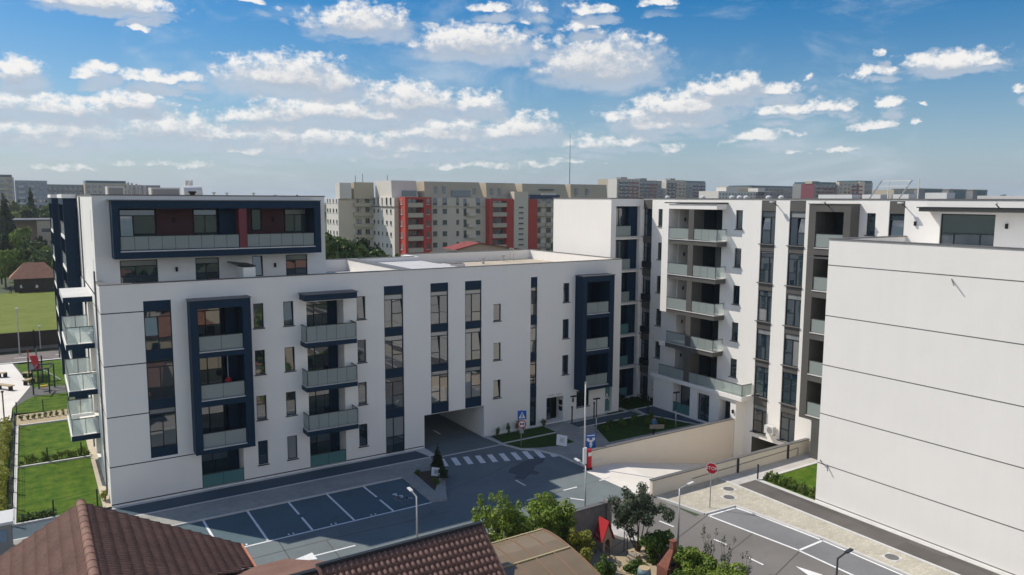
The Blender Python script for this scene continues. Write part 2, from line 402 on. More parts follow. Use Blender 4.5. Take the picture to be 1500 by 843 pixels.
# ================================================================== BUILDING L: long low block with a penthouse on its left end
BL = thing('apartment_building', 'long white low apartment block with dark penthouse frame and a drive through passage', 'apartment building', (3.3, 48.73, 0))
F = Fc('y', 48.73)
ROW = [.95, 3.95, 6.95, 9.98]          # sills of the window rows
holes = []
smalls = []
for u0, u1 in ((11.84, 12.47), (13.74, 14.40), (18.75, 19.38)):
    for r in (0, 1, 2, 3):
        z0 = ROW[r] + .03; z1 = z0 + 1.6
        smalls.append((u0, u1, z0, z1)); holes.append((u0, u1, z0, z1, .18))
for z0, z1 in ((8.97, 10.3), (5.9, 7.27), (2.9, 4.34)): smalls.append((29.74, 30.42, z0, z1)); holes.append((29.74, 30.42, z0, z1, .18))
for z0, z1 in ((9.97, 11.54), (6.97, 8.57), (3.95, 5.58)): smalls.append((36.37, 37.01, z0, z1)); holes.append((36.37, 37.01, z0, z1, .18))
strips = {'S1': (5.53, 7.04, 2.62), 'S2': (20.76, 22.22, .06), 'S3': (24.38, 25.84, 2.48), 'S4': (27.25, 28.68, 2.48), 'S5': (33.19, 33.82, .08)}
for k, (a, b, c) in strips.items(): holes.append((a, b, c, 13.1, .16))
RD = 1.35                               # depth of the balcony recesses
for fz, h in ((0.08, 2.42), (3.05, 2.5), (6.02, 2.5), (8.98, 2.5)): holes.append((15.25, 17.8, fz, fz + h, RD))
holes.append((8.37, 10.92, .08, 2.5, RD))
for fz in (2.95, 6.0, 9.0): holes.append((8.35, 10.95, fz, fz + 2.62, RD, 1))
for fz in (2.95, 6.0, 9.0): holes.append((37.98, 40.35, fz, fz + 2.6, RD, 1))
holes.append((41.0, 41.75, .08, 11.9, 1.2))
holes.append((34.82, 36.55, .08, 2.2, 1.0)); holes.append((37.9, 39.25, .97, 2.36, .18))
PASS = (23.8, 28.9, 2.46)
holes.append((23.8, 28.9, -.3, 2.46, 13.2))
w = MB()
wall_grid(w, F, 3.3, 42.55, -.3, 13.25, holes)
FL = Fc('x', 3.3)
lh = [(50.3, 50.55, z, z + 1.9, .12) for z in (1, 4, 7, 10)] + [(55.4, 59.8, z, z + 2.4, 1.3) for z in (.1, 3.1, 6.1, 9.1)] + [(61.6, 62.0, z, z + 1.4, .12) for z in (1.2, 4.2, 7.2, 10.2)]
wall_grid(w, FL, 48.73, 90, 0, 12.3, lh)
FL.quad(w, 48.73, 51.2, 12.3, 13.25, 0)
w.quad((42.55, 48.73, 0), (42.55, 51.5, 0), (42.55, 51.5, 13.25), (42.55, 48.73, 13.25))
w.quad((42.85, 51.5, 11), (42.85, 62.9, 11), (42.85, 62.9, 13.25), (42.85, 51.5, 13.25))
for a, b in ((3.35, 23.8), (28.9, 43.5)): w.quad((a, 63, 0), (b, 63, 0), (b, 63, 12.3), (a, 63, 12.3))
w.quad((23.8, 63, 2.46), (28.9, 63, 2.46), (28.9, 63, 12.3), (23.8, 63, 12.3))
# parapets of the low roof (0.35 thick)
w.box(3.3 + .01, 17.4, 48.74, 49.06, 12.2, 13.247)
w.box(17.4, 42.54, 48.74, 49.08, 12.2, 13.248)
w.box(3.31, 3.62, 49.06, 51.2, 12.2, 13.246)
w.box(42.45, 42.84, 49.08, 62.6, 12.2, 13.246)
w.box(28.9, 42.84, 62.6, 62.98, 12.2, 13.245)
w.box(17.5, 28.9, 60.0, 60.35, 12.2, 13.244)
w.box(28.55, 28.9, 60.35, 62.98, 12.2, 13.243)
w.box(22.3, 23.1, 49.08, 60.0, 12.2, 13.242)
wall_o = w.build('wall', ['white', 'anth_shade'], BL)
rf = MB(); rf.box(3.62, 22.3, 49.06, 60, 12.1, 12.3, 1); rf.box(23.1, 28.9, 49.08, 60, 12.1, 12.9, 1); rf.box(28.9, 42.45, 49.08, 62.6, 12.1, 12.36); rf.box(3.62, 28.55, 60.35, 62.9, 12.1, 12.25)
rf.build('roof', ['gravel', 'slabtop'], BL)
cp = MB()
cp.box(3.26, 42.6, 48.69, 49.1, 13.25, 13.29); cp.box(3.26, 3.64, 49.1, 51.19, 13.25, 13.29); cp.box(42.43, 42.88, 49.1, 63.0, 13.25, 13.288)
cp.box(28.5, 42.43, 62.58, 63.0, 13.25, 13.287); cp.box(17.5, 28.5, 59.98, 60.38, 13.25, 13.286); cp.box(22.26, 23.14, 49.1, 59.98, 13.25, 13.285)
cp.build('parapet_coping', 'coping', BL)
sl = MB(); sl.box(30.9, 32.4, 57.9, 59.4, 12.36, 12.62); sl.box(31.0, 32.3, 58.0, 59.3, 12.62, 12.68, 1); sl.build('skylight', ['cabinet', 'glass'], BL)
for x, y in ((35.2, 59.5), (38.5, 61.3)):
    v = MB(); v.cyl((x, y, 12.36), (x, y, 12.85), .12); v.cyl((x, y, 12.85), (x, y, 12.95), .2); v.build('roof_vent', 'steel', BL)
ft = MB(); ft.bar((39.2, 60.6, 12.4), (39.2, 60.6, 13.6), .05); ft.bar((39.2, 61.2, 12.4), (39.2, 61.2, 13.6), .05); ft.bar((39.2, 60.6, 13.6), (39.2, 61.2, 13.6), .05); ft.build('roof_ladder_rail', 'steel', BL)
# joints in the plaster of the left panel and the dark base line
for a, b, z, h in ((3.3, 5.53, 11.6, .03), (3.3, 5.53, 8.5, .03), (3.3, 5.53, 5.45, .03), (3.3, 8.37, 2.45, .03), (3.3, 8.37, .155, .035), (10.92, 15.25, .155, .035), (17.8, 20.76, .155, .035), (22.22, 23.75, .155, .035)):
    j = MB(); F.box(j, a, b, z - h, z + h, -.004, .02); j.build('plaster_joint', 'frame', BL)
for z in (11.6, 8.5, 5.45, 2.45): j = MB(); FL.box(j, 48.76, 54.4, z - .03, z + .03, -.003, .02); j.build('plaster_joint', 'frame', BL)
for y, z in ((50.95, 13.9), (61.2, 18.3)): dp = MB(); dp.cyl((3.24, y, z), (3.24, y, .2), .05); dp.build('downpipe', 'coping', BL)
for u0, u1, z0, z1 in smalls:
    window(BL, F, u0, u1, z0, z1, .12, sill=True, tilt=(0,) if rw.random() < .25 else ())
# glazed strips
P1 = [(0, .5, .36, .84), (0, .5, 0, .36), (.5, 1, .30, .84), (.5, 1, 0, .30), (0, 1, .84, 1)]
def strip(k, wins, pats, sp):
    a, b, c = strips[k]
    for z0, z1 in sp: panel(BL, F, a + .003, b - .003, z0, z1, .03, .15)
    for (z0, z1), p in zip(wins, pats): window(BL, F, a + .003, b - .003, z0, z1, .09, cells=p[0], tilt=p[1])
strip('S1', [(9.2, 11.6), (6.2, 8.6), (3.22, 5.63)],
      [(P1, (0,)), ([(0, .5, .3, .82), (0, .5, 0, .3), (.5, 1, .3, .82), (.5, 1, 0, .3), (0, 1, .82, 1)], ()), ([(0, .5, .42, .86), (0, .5, 0, .42), (.5, 1, 0, .86), (0, 1, .86, 1)], ())],
      [(11.6, 13.1), (8.6, 9.2), (5.63, 6.2), (2.63, 3.22)])
Q1 = [(0, .42, 0, .84), (.42, 1, .42, .84), (.42, 1, 0, .42), (0, 1, .84, 1)]
strip('S2', [(9.2, 11.6), (6.22, 8.65), (3.3, 5.64), (.1, 2.7)], [(Q1, (1,)), (Q1, ()), (Q1, ()), ([(0, .42, 0, .45), (0, .42, .45, 1), (.42, 1, 0, .45), (.42, 1, .45, 1)], ())], [(11.6, 13.1), (8.65, 9.2), (5.64, 6.22), (2.7, 3.3)])
Q2 = [(0, .52, .36, .86), (0, .52, 0, .36), (.52, 1, 0, .86), (0, 1, .86, 1)]
strip('S3', [(9.14, 11.6), (6.16, 8.62), (3.23, 5.67)], [(Q2, (0,)), (Q2, (0,)), (Q2, ())], [(11.6, 13.1), (8.62, 9.14), (5.67, 6.16), (2.49, 3.23)])
Q3 = [(0, .42, 0, .86), (.42, 1, .3, .86), (.42, 1, 0, .3), (0, 1, .86, 1)]
strip('S4', [(9.1, 11.55), (6.11, 8.61), (3.2, 5.63)], [(Q3, ()), (Q3, (1,)), ([(0, .4, 0, .86), (.4, 1, .38, .86), (.4, 1, 0, .38), (0, 1, .86, 1)], ())], [(11.55, 13.1), (8.61, 9.1), (5.63, 6.11), (2.49, 3.2)])
Q4 = [(0, 1, 0, .42), (0, 1, .42, .86), (0, 1, .86, 1)]
strip('S5', [(9.12, 11.4), (6.11, 8.42), (3.39, 5.44), (.12, 2.46)], [(Q4, ())] * 3 + [([(0, 1, 0, .5), (0, 1, .5, 1)], ())], [(11.4, 13.1), (8.42, 9.12), (5.44, 6.11), (2.46, 3.39)])
# balcony stack
def rec_doors(par, fc, u0, u1, z0, z1, dp, split, dark=True):
    """doors on the back wall of a recess"""
    window(par, fc, u0 + .02, split, z0 + .05, z1 - .05, dp - .06, cells=[(0, .47, .0, .85), (.47, 1, 0, .85), (0, 1, .85, 1)])
    panel(par, fc, split + .003, u1 - .003, z0 + .003, z1 - .003, dp - .05, dp - .005)
for fz, h in ((0.08, 2.42), (3.05, 2.5), (6.02, 2.5), (8.98, 2.5)): rec_doors(BL, F, 15.25, 17.8, fz, fz + h, RD, 17.15)
for i, fz in enumerate((3.05, 6.02, 8.98)):
    s = MB(); F.box(s, 14.8, 18.3, fz - .36, fz - .05, -1.12, -.002); F.box(s, 14.8, 18.3, fz - .048, fz + .0, -1.1, -.003, 1); F.box(s, 15.26, 17.79, fz + .001, fz + .012, -.0, RD - .07, 1)
    s.build('balcony_slab', ['anth_shade', 'slabtop'], BL)
    balustrade(BL, F, 14.9, 18.22, fz + .02, fz + 1.05, -1.05, 'frost', 5)
    sd = Fc('x', 14.85); balustrade(BL, sd, 47.66, 48.68, fz + .02, fz + 1.05, 0, 'frost', 1)
    sd = Fc('x', 18.26); balustrade(BL, sd, 47.66, 48.68, fz + .02, fz + 1.05, 0, 'frost', 1)
    o = MB(); F.box(o, 17.1, 17.6, fz + .01, fz + .55, .2, .65); o.build('air_conditioner', 'greyr', BL)
s = MB(); F.box(s, 14.8, 18.35, 11.68, 12.08, -1.15, -.002); F.box(s, 14.72, 18.43, 12.083, 12.14, -1.2, -.003, 1); s.build('balcony_canopy', ['anth_shade', 'coping'], BL)
balustrade(BL, F, 15.28, 17.78, .12, .98, .05, 'teal', 2); balustrade(BL, F, 8.4, 10.9, .12, .98, .05, 'teal', 2)
rec_doors(BL, F, 8.37, 10.92, .08, 2.5, RD, 10.25)
# dark loggia boxes standing out of the front
def loggia(u0, u1, a, b, z0, z1, floors, y, lab, hgt=1.05, top=2.62):
    dpt = y - 48.73
    m = MB()
    F.box(m, u0, a, z0, z1, dpt, -.003); F.box(m, b, u1, z0, z1, dpt, -.003); F.box(m, a, b, floors[-1] + top, z1, dpt, -.003)
    for i, fz in enumerate(floors): F.box(m, a, b, (floors[i - 1] + top) if i else z0, fz - .05, dpt, -.003); F.box(m, a - .0, b + .0, fz - .047, fz + .005, dpt - .06, RD - .07, 1)
    F.box(m, u0 - .05, u1 + .05, z1 + .003, z1 + .06, dpt - .05, -.003, 2)
    return m.build('loggia_frame', ['anth_shade', 'slabtop', 'coping'], BL)
loggia(7.92, 11.45, 8.35, 10.95, 2.62, 12.14, (2.95, 6.0, 9.0), 47.75, 'a')
loggia(37.6, 40.85, 37.98, 40.35, 2.62, 12.1, (2.95, 6.0, 9.0), 47.62, 'b')
for fz in (2.95, 6.0, 9.0):
    balustrade(BL, F, 8.37, 10.93, fz + .02, fz + .95, -.88, 'frost', 2); balustrade(BL, F, 38.0, 40.33, fz + .02, fz + .95, -1.0, 'frost', 2)
    rec_doors(BL, F, 8.35, 10.95, fz, fz + 2.62, RD, 10.1)
    rec_doors(BL, F, 37.98, 40.35, fz, fz + 2.6, RD, 39.6)
    panel(BL, F, 10.25, 10.93, fz + .01, fz + 2.6, RD - .65, RD - .07)
    balustrade(BL, F, 41.02, 41.73, fz + .0, fz + .95, .1, 'frost', 1)
    m = MB(); F.box(m, 41.003, 41.747, fz - .2, fz, .05, 1.1); m.build('balcony_slab', 'slabtop', BL)
panel(BL, F, 41.003, 41.747, .1, 11.88, 1.12, 1.19)
balustrade(BL, F, 41.02, 41.73, .1, 2.6, .3, 'teal', 1, name='glass_screen')
text_obj('letter', 'A', .95, 'signwhite', BL, Matrix.Translation(Vector((41.38, 48.95, 1.3)) - OFF[BL.name]) @ Matrix.Rotation(RAD(90), 4, 'X'))
# entrance
m = MB(); F.box(m, 34.86, 35.95, .1, 2.18, .88, .96); m.build('door', 'frame', BL)
g = MB(); F.quad(g, 34.95, 35.4, .2, 2.1, .87); F.quad(g, 35.45, 35.85, .2, 2.1, .87); g.build('door_glass', 'glass', BL)
m = MB(); m.box(36.49, 36.545, 48.9, 49.3, 1.35, 1.75); m.box(36.49, 36.545, 48.9, 49.3, .85, 1.2); m.build('letter_box', 'black', BL)
window(BL, F, 37.9, 39.25, .97, 2.36, .12, vs=(.5,), sill=True)
m = MB(); F.box(m, 37.25, 37.75, 1.98, 2.06, -.25, -.003); F.box(m, 37.45, 37.58, 1.5, 1.85, -.06, -.003); m.build('wall_lamp', 'black', BL)
lt = MB(); F.box(lt, 34.95, 35.6, 2.33, 2.45, -.02, -.003); F.box(lt, 35.8, 36.4, 2.33, 2.45, -.02, -.003); lt.build('sign_lettering', 'kerb', BL)
# passage
m = MB(); m.box(23.82, 24.0, 60, 62.9, 0, 2.3); m.build('passage_post', 'white', BL)
# ------------------------------------------------------------------ penthouse and left wing
PX0, PX1, PY = 3.36, 17.5, 51.25
FP = Fc('y', PY)
ph = [(4.65, 6.75, 12.35, 14.46, .16), (8.95, 10.4, 12.35, 14.46, .16), (12.5, 13.18, 13.1, 14.46, .16), (14.72, 16.2, 12.35, 14.46, .16), (4.6, 16.72, 15.0, 17.62, .06)]
w = MB(); wall_grid(w, FP, PX0, PX1, 12.3, 18.4, ph)
FPL = Fc('x', PX0); wall_grid(w, FPL, PY, 90, 12.3, 18.4, [(52.9, 53.15, 15.6, 17.5, .12), (52.9, 53.15, 12.6, 14.5, .12)])
w.quad((PX1, PY, 12.3), (PX1, 90, 12.3), (PX1, 90, 18.4), (PX1, PY, 18.4)); w.quad((PX0, 90, 0), (PX1, 90, 0), (PX1, 90, 18.4), (PX0, 90, 18.4))
w.quad((PX1, 63, 0), (PX1, 90, 0), (PX1, 90, 12.3), (PX1, 63, 12.3))
w.build('penthouse_wall', 'white', BL)
m = MB(); m.box(PX0 + .02, PX1 - .02, PY + .02, 89.9, 18.0, 18.2); m.build('penthouse_roof', 'gravel', BL)
m = MB(); m.box(PX0 - .05, PX1 + .05, PY - .05, PY + .32, 18.4, 18.46); m.box(PX0 - .05, PX0 + .3, PY + .32, 90, 18.4, 18.459); m.box(PX1 - .3, PX1 + .05, PY + .32, 90, 18.4, 18.458); m.build('parapet_coping', 'coping', BL)
for (u0, u1, z0, z1, _), pt in zip(ph[:4], ([(0, .42, 0, .82), (.42, 1, .36, .82), (.42, 1, 0, .36), (0, 1, .82, 1)], [(0, .45, .4, .82), (0, .45, 0, .4), (.45, 1, .4, .82), (.45, 1, 0, .4), (0, 1, .82, 1)], [(0, 1, 0, 1)], [(0, .45, 0, .82), (.45, 1, .36, .82), (.45, 1, 0, .36), (0, 1, .82, 1)])):
    window(BL, FP, u0, u1, z0, z1, .1, cells=pt, tilt=(0,) if u0 in (12.5,) else ())
m = MB(); yb = 49.75 - PY
FP.box(m, 4.25, 4.6, 14.65, 18.1, yb, -.003); FP.box(m, 16.3, 16.72, 14.65, 18.1, yb, -.003); FP.box(m, 4.6, 16.3, 17.62, 18.1, yb, -.003); FP.box(m, 4.6, 16.3, 14.65, 15.05, yb, -.003)
FP.box(m, 4.6, 16.3, 15.053, 15.12, yb - .03, -.003, 1); FP.box(m, 4.1, 16.77, 18.103, 18.15, yb - .04, -.003, 2)
m.build('penthouse_frame', ['anth_shade', 'slabtop', 'coping'], BL)
# back wall of the penthouse balcony
window(BL, FP, 4.75, 6.75, 15.15, 17.56, .0, cells=[(0, .38, 0, .84), (.38, 1, 0, .84), (0, 1, .84, 1)], tilt=(0,))
window(BL, FP, 8.94, 10.38, 15.15, 17.56, .0, cells=[(0, .48, 0, .84), (.48, 1, 0, .84), (0, 1, .84, 1)])
window(BL, FP, 12.54, 13.16, 16.15, 17.56, .0, cells=[(0, 1, 0, 1)])
window(BL, FP, 14.72, 16.18, 15.15, 17.56, .0, cells=[(0, .45, 0, .84), (.45, 1, 0, .84), (0, 1, .84, 1)])
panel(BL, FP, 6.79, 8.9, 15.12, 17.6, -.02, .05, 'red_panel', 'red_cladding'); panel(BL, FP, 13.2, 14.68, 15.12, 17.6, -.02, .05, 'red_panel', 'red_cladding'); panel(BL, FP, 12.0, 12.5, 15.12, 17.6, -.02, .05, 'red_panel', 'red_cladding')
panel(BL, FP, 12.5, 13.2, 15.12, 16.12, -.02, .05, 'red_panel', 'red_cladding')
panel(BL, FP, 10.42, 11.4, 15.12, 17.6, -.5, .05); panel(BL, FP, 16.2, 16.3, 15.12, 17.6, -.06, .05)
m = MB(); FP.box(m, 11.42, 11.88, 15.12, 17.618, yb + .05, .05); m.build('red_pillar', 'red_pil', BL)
balustrade(BL, FP, 4.63, 11.38, 15.15, 16.0, yb + .1, 'frost', 9); balustrade(BL, FP, 11.9, 16.26, 15.15, 16.0, yb + .1, 'frost', 6)
for u in (7.83, 13.97): wall_lamp(BL, FP, u, 13.8); wall_lamp(BL, FP, u, 16.87, -.02)
for u in (8.2, 14.0): pass
m = MB(); m.box(11.4, 12.15, 49.1, 51.24, 12.31, 13.9); m.add([(10.9, 49.3, 14.12), (12.2, 49.1, 13.95), (12.2, 51.24, 13.95), (10.9, 51.24, 14.12), (10.9, 49.3, 14.18), (12.2, 49.1, 14.01), (12.2, 51.24, 14.01), (10.9, 51.24, 14.18)], [(0, 1, 2, 3), (4, 5, 6, 7), (0, 1, 5, 4), (3, 0, 4, 7), (1, 2, 6, 5), (2, 3, 7, 6)], 1); m.build('terrace_partition', ['white', 'frame'], BL)
rt_ = thing('hanging_planter', 'red hanging pot on a pale cord in the middle loggia balcony', 'planter', (10.15, 48.7, 6.6))
m = MB(); m.cyl((10.15, 48.7, 7.0), (10.15, 48.7, 8.55), .02, 5); m.build('cord', 'slabtop', rt_); m = MB(); m.cyl((10.15, 48.7, 6.65), (10.15, 48.7, 6.85), .14, 12, r2=.23); m.cyl((10.15, 48.7, 6.85), (10.15, 48.7, 7.05), .23, 12, r2=.12); m.build('pot', 'red', rt_)
def chair(x, y, z, a, lab):
    t = thing('balcony_chair', lab, 'chair', (0, 0, 0), 'chairs on the balconies'); m = MB(); m.box(-.24, .24, -.24, .24, .40, .46); m.build('seat', 'frame', t); m = MB(); m.box(-.24, .24, .20, .25, .46, .92); m.build('backrest', 'frame', t)
    for sx in (-.2, .2):
        for sy in (-.2, .2): m = MB(); m.box(sx - .02, sx + .02, sy - .02, sy + .02, 0, .4); m.build('leg', 'darkmetal', t)
    t.location = (x, y, z); t.rotation_euler = (0, 0, RAD(a))
chair(8.9, 48.5, 9.01, 140, 'dark chair on the top balcony of the left loggia frame, nearer its left side'); chair(9.75, 48.6, 9.01, 200, 'dark chair on the top balcony of the left loggia frame, nearer its right side'); chair(16.4, 48.3, 6.04, 170, 'dark chair on the middle balcony of the balcony stack'); chair(46.6, 43.2, 6.11, 60, 'dark chair on the fourth balcony down the tall block'); chair(46.7, 42.6, 3.1, 100, 'dark chair on the long first floor terrace'); chair(39.2, 48.4, 3.0, 150, 'dark chair on the lowest balcony of the right loggia frame')
# things on the penthouse roof
for x0, x1, y0, y1, z1 in ((4.6, 5.6, 56, 57.6, 19.0), (7.2, 9.0, 56, 57.4, 18.95)):
    m = MB(); m.box(x0, x1, y0, y1, 18.1, z1); m.box(x0 + .08, x1 - .08, y0 - .02, y0 - .003, 18.3, z1 - .1, 1); m.build('air_conditioner', ['slabtop', 'greyr'], BL)
m = MB()
for k in range(5): m.cyl((6.0 + k * .25, 57.5 + (k % 2) * .3, 18.1), (6.0 + k * .25, 57.5 + (k % 2) * .3, 19.3 - .05 * k), .07)
m.build('flue', 'steel', BL)
m = MB(); m.box(9.7, 10.2, 58, 58.5, 18.1, 19.5); m.build('chimney', 'slabtop', BL)
m = MB(); m.bar((9.5, 57.5, 18.6), (10.0, 57.6, 19.5), .05); m.cyl((9.4, 57.2, 18.6), (10.6, 57.2, 18.65), .5, 16); m.build('antenna', 'cabinet', BL)
m = MB(); m.box(9.45, 9.75, 54.8, 55.1, 18.1, 18.6); m.box(9.38, 9.82, 54.73, 55.17, 18.6, 18.72); m.build('chimney', 'black', BL)
for x, y in ((12, 60), (15.4, 62), (13.8, 64)):
    m = MB(); m.cyl((x, y, 18.1), (x, y, 18.62), .06); m.cyl((x, y, 18.62), (x, y, 18.7), .14); m.build('roof_vent', 'steel', BL)
# left side balconies and tall side frames
for i, z in enumerate((2.95, 5.9, 8.95, 11.98)):
    m = MB(); m.box(1.66, 3.298, 54.9, 60.6, z - .36, z, 0); m.box(1.67, 3.297, 54.86, 54.897, z - .355, z - .03, 1); m.build('balcony_slab' if i < 3 else 'balcony_canopy', ['white' if i < 3 else 'slabtop', 'anth_shade'], BL)
    if i < 3:
        balustrade(BL, Fc('y', 54.96), 1.74, 3.26, z + .02, z + 1.08, 0, 'clear', 2); balustrade(BL, Fc('x', 1.72), 55.0, 60.5, z + .02, z + 1.08, 0, 'clear', 4)
        balustrade(BL, Fc('y', 60.5), 1.74, 3.26, z + .02, z + 1.08, 0, 'clear', 2)
for z in (.1, 3.1, 6.1, 9.1): window(BL, FL, 55.42, 59.78, z + .03, z + 2.35, 1.24, vs=(.33, .66))
for y0, y1, z in lh and [(h[0], h[1], h[2]) for h in lh if h[1] - h[0] < .5]: window(BL, FL, y0 + .003, y1 - .003, z, z + (1.9 if y0 < 51 else 1.4), .08)
for y0 in (52.9,): 
    for z in (15.6, 12.6): window(BL, FPL, y0 + .003, y0 + .247, z, z + 1.9, .08)
for z in (2.6, 5.6, 8.6, 11.4): wall_lamp(BL, FL, 61.0, z - .5)
def side_frame(y0, y1, x0, zb):
    m = MB(); m.box(x0, 3.298, y0, y0 + .35, zb, 18.2); m.box(x0, 3.298, y1 - .35, y1, zb, 18.2); m.box(x0, 3.298, y0 + .35, y1 - .35, 17.7, 18.2)
    for k in range(1, 6):
        z = zb + .1 + k * (17.7 - zb) / 6; m.box(x0 + .05, 3.298, y0 + .35, y1 - .35, z - .25, z, 1)
    m.box(x0 - .06, 3.298, y0 - .06, y1 + .06, 18.203, 18.5, 1)
    f = m.build('side_loggia_frame', ['anth_shade', 'white'], BL)
    for k in range(0, 6):
        z = zb + .1 + k * (17.7 - zb) / 6
        balustrade(BL, Fc('x', x0 + .08), y0 + .37, y1 - .37, z + .02, z + 1.05, 0, 'clear', 3)
        window(BL, Fc('x', 3.29), y0 + .4, y1 - .4, z + .05, z + 2.3, -.04, vs=(.33, .66))
side_frame(66.4, 75.4, 2.42, 2.3); side_frame(78.0, 87.0, 2.0, 2.3)

# ================================================================== BUILDING T: tall block behind, at right angles
BT = thing('apartment_building', 'tall white six storey block with brown strips and a stack of balconies, behind the courtyard', 'apartment building', (47.3, 40, 0))
T = Fc('x', 47.3); TOP = 18.38; BT_REF = BT
th = []; tw = []
for z in (17.5, 14.53, 11.55, 8.58, 5.62, 2.65):
    th.append((48.72, 49.42, z - 1.52, z, .2)); tw.append((48.72, 49.42, z - 1.52, z))
for z in (17.53, 14.53, 11.55, 8.58, 5.62): th.append((40.02, 40.7, z - 1.5, z, .2)); tw.append((40.02, 40.7, z - 1.5, z))
th.append((29.0, 29.64, 16.02, 17.5, .2)); tw.append((29.0, 29.64, 16.02, 17.5))
th += [(36.92, 38.24, .12, 18.3, .2), (34.35, 35.7, .2, 18.3, .2), (50.2, 51.35, .3, 18.3, .3), (27.05, 28.08, 15.3, 18.3, .2), (21.65, 24.78, 15.4, 17.55, .2)]
th += [(34.35, 38.24, -2.8, -.22, 5.0, 1)]
FLZ = (15.03, 12.03, 9.06, 6.09)
for z in FLZ: th.append((42.06, 46.85, z, z + 2.5, 1.5))
th.append((42.06, 46.85, 3.1, 5.6, 1.5)); th.append((43.9, 45.9, .1, 2.75, 1.0)); th.append((41.75, 43.1, .1, 2.7, .35))
for z in (3.05, 6.05, 9.05, 12.05, 15.05): th.append((30.66, 32.8, z, z + 2.5, 1.3, 1))
w = MB(); wall_grid(w, T, 5, 51.5, -2.9, TOP, th)
TW = Fc('y', 51.5); twh = [(44.2, 47.02, z, z + 2.72, .9) for z in (.1, 3.08, 6.06, 9.04, 12.02, 15.0)]
wall_grid(w, TW, 43.62, 47.3, 0, TOP, twh)
w.quad((43.62, 51.5, 0), (43.62, 60.2, 0), (43.62, 60.2, TOP), (43.62, 51.5, TOP)); w.quad((43.62, 60.2, 0), (62, 60.2, 0), (62, 60.2, TOP), (43.62, 60.2, TOP))
w.quad((62, 5, 0), (62, 60.2, 0), (62, 60.2, TOP), (62, 5, TOP)); w.quad((47.3, 5, 0), (62, 5, 0), (62, 5, TOP), (47.3, 5, TOP))
# projecting white fin, beam and ground floor block
w.box(46.1, 47.297, 46.9, 47.65, 8.7, 17.6)
w.box(46.1, 47.297, 41.6, 46.9, 17.56, 17.98)
w.build('wall', ['white', 'anth'], BT)
w = MB()                                  # ground floor block under the terrace
FG = Fc('x', 46.2); wall_grid(w, FG, 39.0, 48.3, -2.8, 2.72, [(43.9, 45.9, .1, 2.7, 1.08), (41.75, 43.1, .1, 2.4, .3), (39.55, 40.75, .3, 2.4, .9)])
w.quad((46.2, 39.0, -2.8), (47.3, 39.0, -2.8), (47.3, 39.0, 2.72), (46.2, 39.0, 2.72)); w.quad((46.2, 48.3, 0), (47.3, 48.3, 0), (47.3, 48.3, 2.72), (46.2, 48.3, 2.72))
w.build('ground_floor_block', 'white', BT)
m = MB(); m.box(45.98, 47.297, 38.3, 48.5, 2.723, 3.06); m.build('terrace_slab', 'white', BT)
window(BT, FG, 41.76, 43.09, .12, 2.38, .22, vs=(.5,)); window(BT, FG, 43.92, 45.88, .12, 2.65, 1.0, vs=(.45,)); balustrade(BT, FG, 43.93, 45.87, .12, 1.0, .05, 'teal', 2)
panel(BT, FG, 39.56, 40.74, .32, 2.38, .82, .89, 'frame'); wall_lamp(BT, FG, 39.25, 1.7)
m = MB(); m.box(47.26, 62, 20.5, 51.46, TOP + .002, TOP + .08); m.box(43.57, 47.26, 51.46, 60.25, TOP + .001, TOP + .079); m.box(47.26, 62, 5, 20.49, TOP + .002, TOP + .075); m.box(47.26, 62, 51.46, 60.25, TOP + .002, TOP + .077); m.build('roof_coping', 'coping', BT)
for u0, u1, z0, z1 in tw: window(BT, T, u0, u1, z0, z1, .13, sill=True, tilt=(0,) if rw.random() < .35 else ())
S7 = [(15.02, 17.5), (12.05, 14.45), (9.05, 11.45), (6.05, 8.45), (3.1, 5.5), (.2, 2.42)]
def tstrip(u0, u1, wins, pats, bot=None, dep=.1):
    zp = 18.3
    for (z0, z1), p in zip(wins, pats):
        panel(BT, T, u0 + .003, u1 - .003, z1, zp, .02, .19); zp = z0
        window(BT, T, u0 + .003, u1 - .003, z0, z1, dep, cells=p[0], tilt=p[1])
        m = MB(); T.box(m, u0 - .0, u1 + .12, z0 - .06, z0 - .003, -.12, .06); m.build('window_sill', 'coping', BT)
    if bot is not None: panel(BT, T, u0 + .003, u1 - .003, bot, zp, .02, .19)
A1 = [(0, .36, 0, .82), (.36, 1, .42, .82), (.36, 1, 0, .42), (0, 1, .82, 1)]; A2 = [(0, .45, 0, .82), (.45, 1, .40, .82), (.45, 1, 0, .4), (0, 1, .82, 1)]
tstrip(36.92, 38.24, S7, [(A1, (1,)), (A1, ()), (A1, ()), (A1, ()), (A1, ()), (A1, ())], .13)
tstrip(34.35, 35.7, S7, [([(0, .5, 0, .82), (.5, 1, 0, .82), (0, 1, .82, 1)][::-1] and [(0, .5, .38, .82), (0, .5, 0, .38), (.5, 1, 0, .82), (0, 1, .82, 1)], (0,)), (A2, ()), (A2, ()), (A2, ()), (A2, ()), (A2, ())], .21)
tstrip(50.2, 51.35, [(a, b) for a, b in S7], [(A2, ())] * 6, .31, .16)
tstrip(27.05, 28.08, [(15.32, 17.5)], [([(0, 1, .05, .82), (0, 1, .82, 1), (0, 1, 0, .05)], (0,))], None)
window(BT, T, 21.66, 24.77, 15.42, 17.54, .12, cells=[(0, .26, 0, .45), (.26, .74, 0, .45), (.74, 1, 0, .45), (0, 1, .45, 1)])
m = MB(); m.box(46.1, 47.297, 18.5, 25.5, 17.68, 17.9); m.box(46.0, 47.297, 18.4, 25.6, 17.903, 17.96, 1); m.build('canopy', ['anth', 'frame'], BT)
for u in (27.0, 31.8, 36.8, 20.9): flood(BT, T, u, 17.9, -1.0 if u == 31.8 else -1.2 if u == 20.9 else .02)
wall_lamp(BT, T, 26.3, 16.9); wall_lamp(BT, T, 21.0, 16.9)
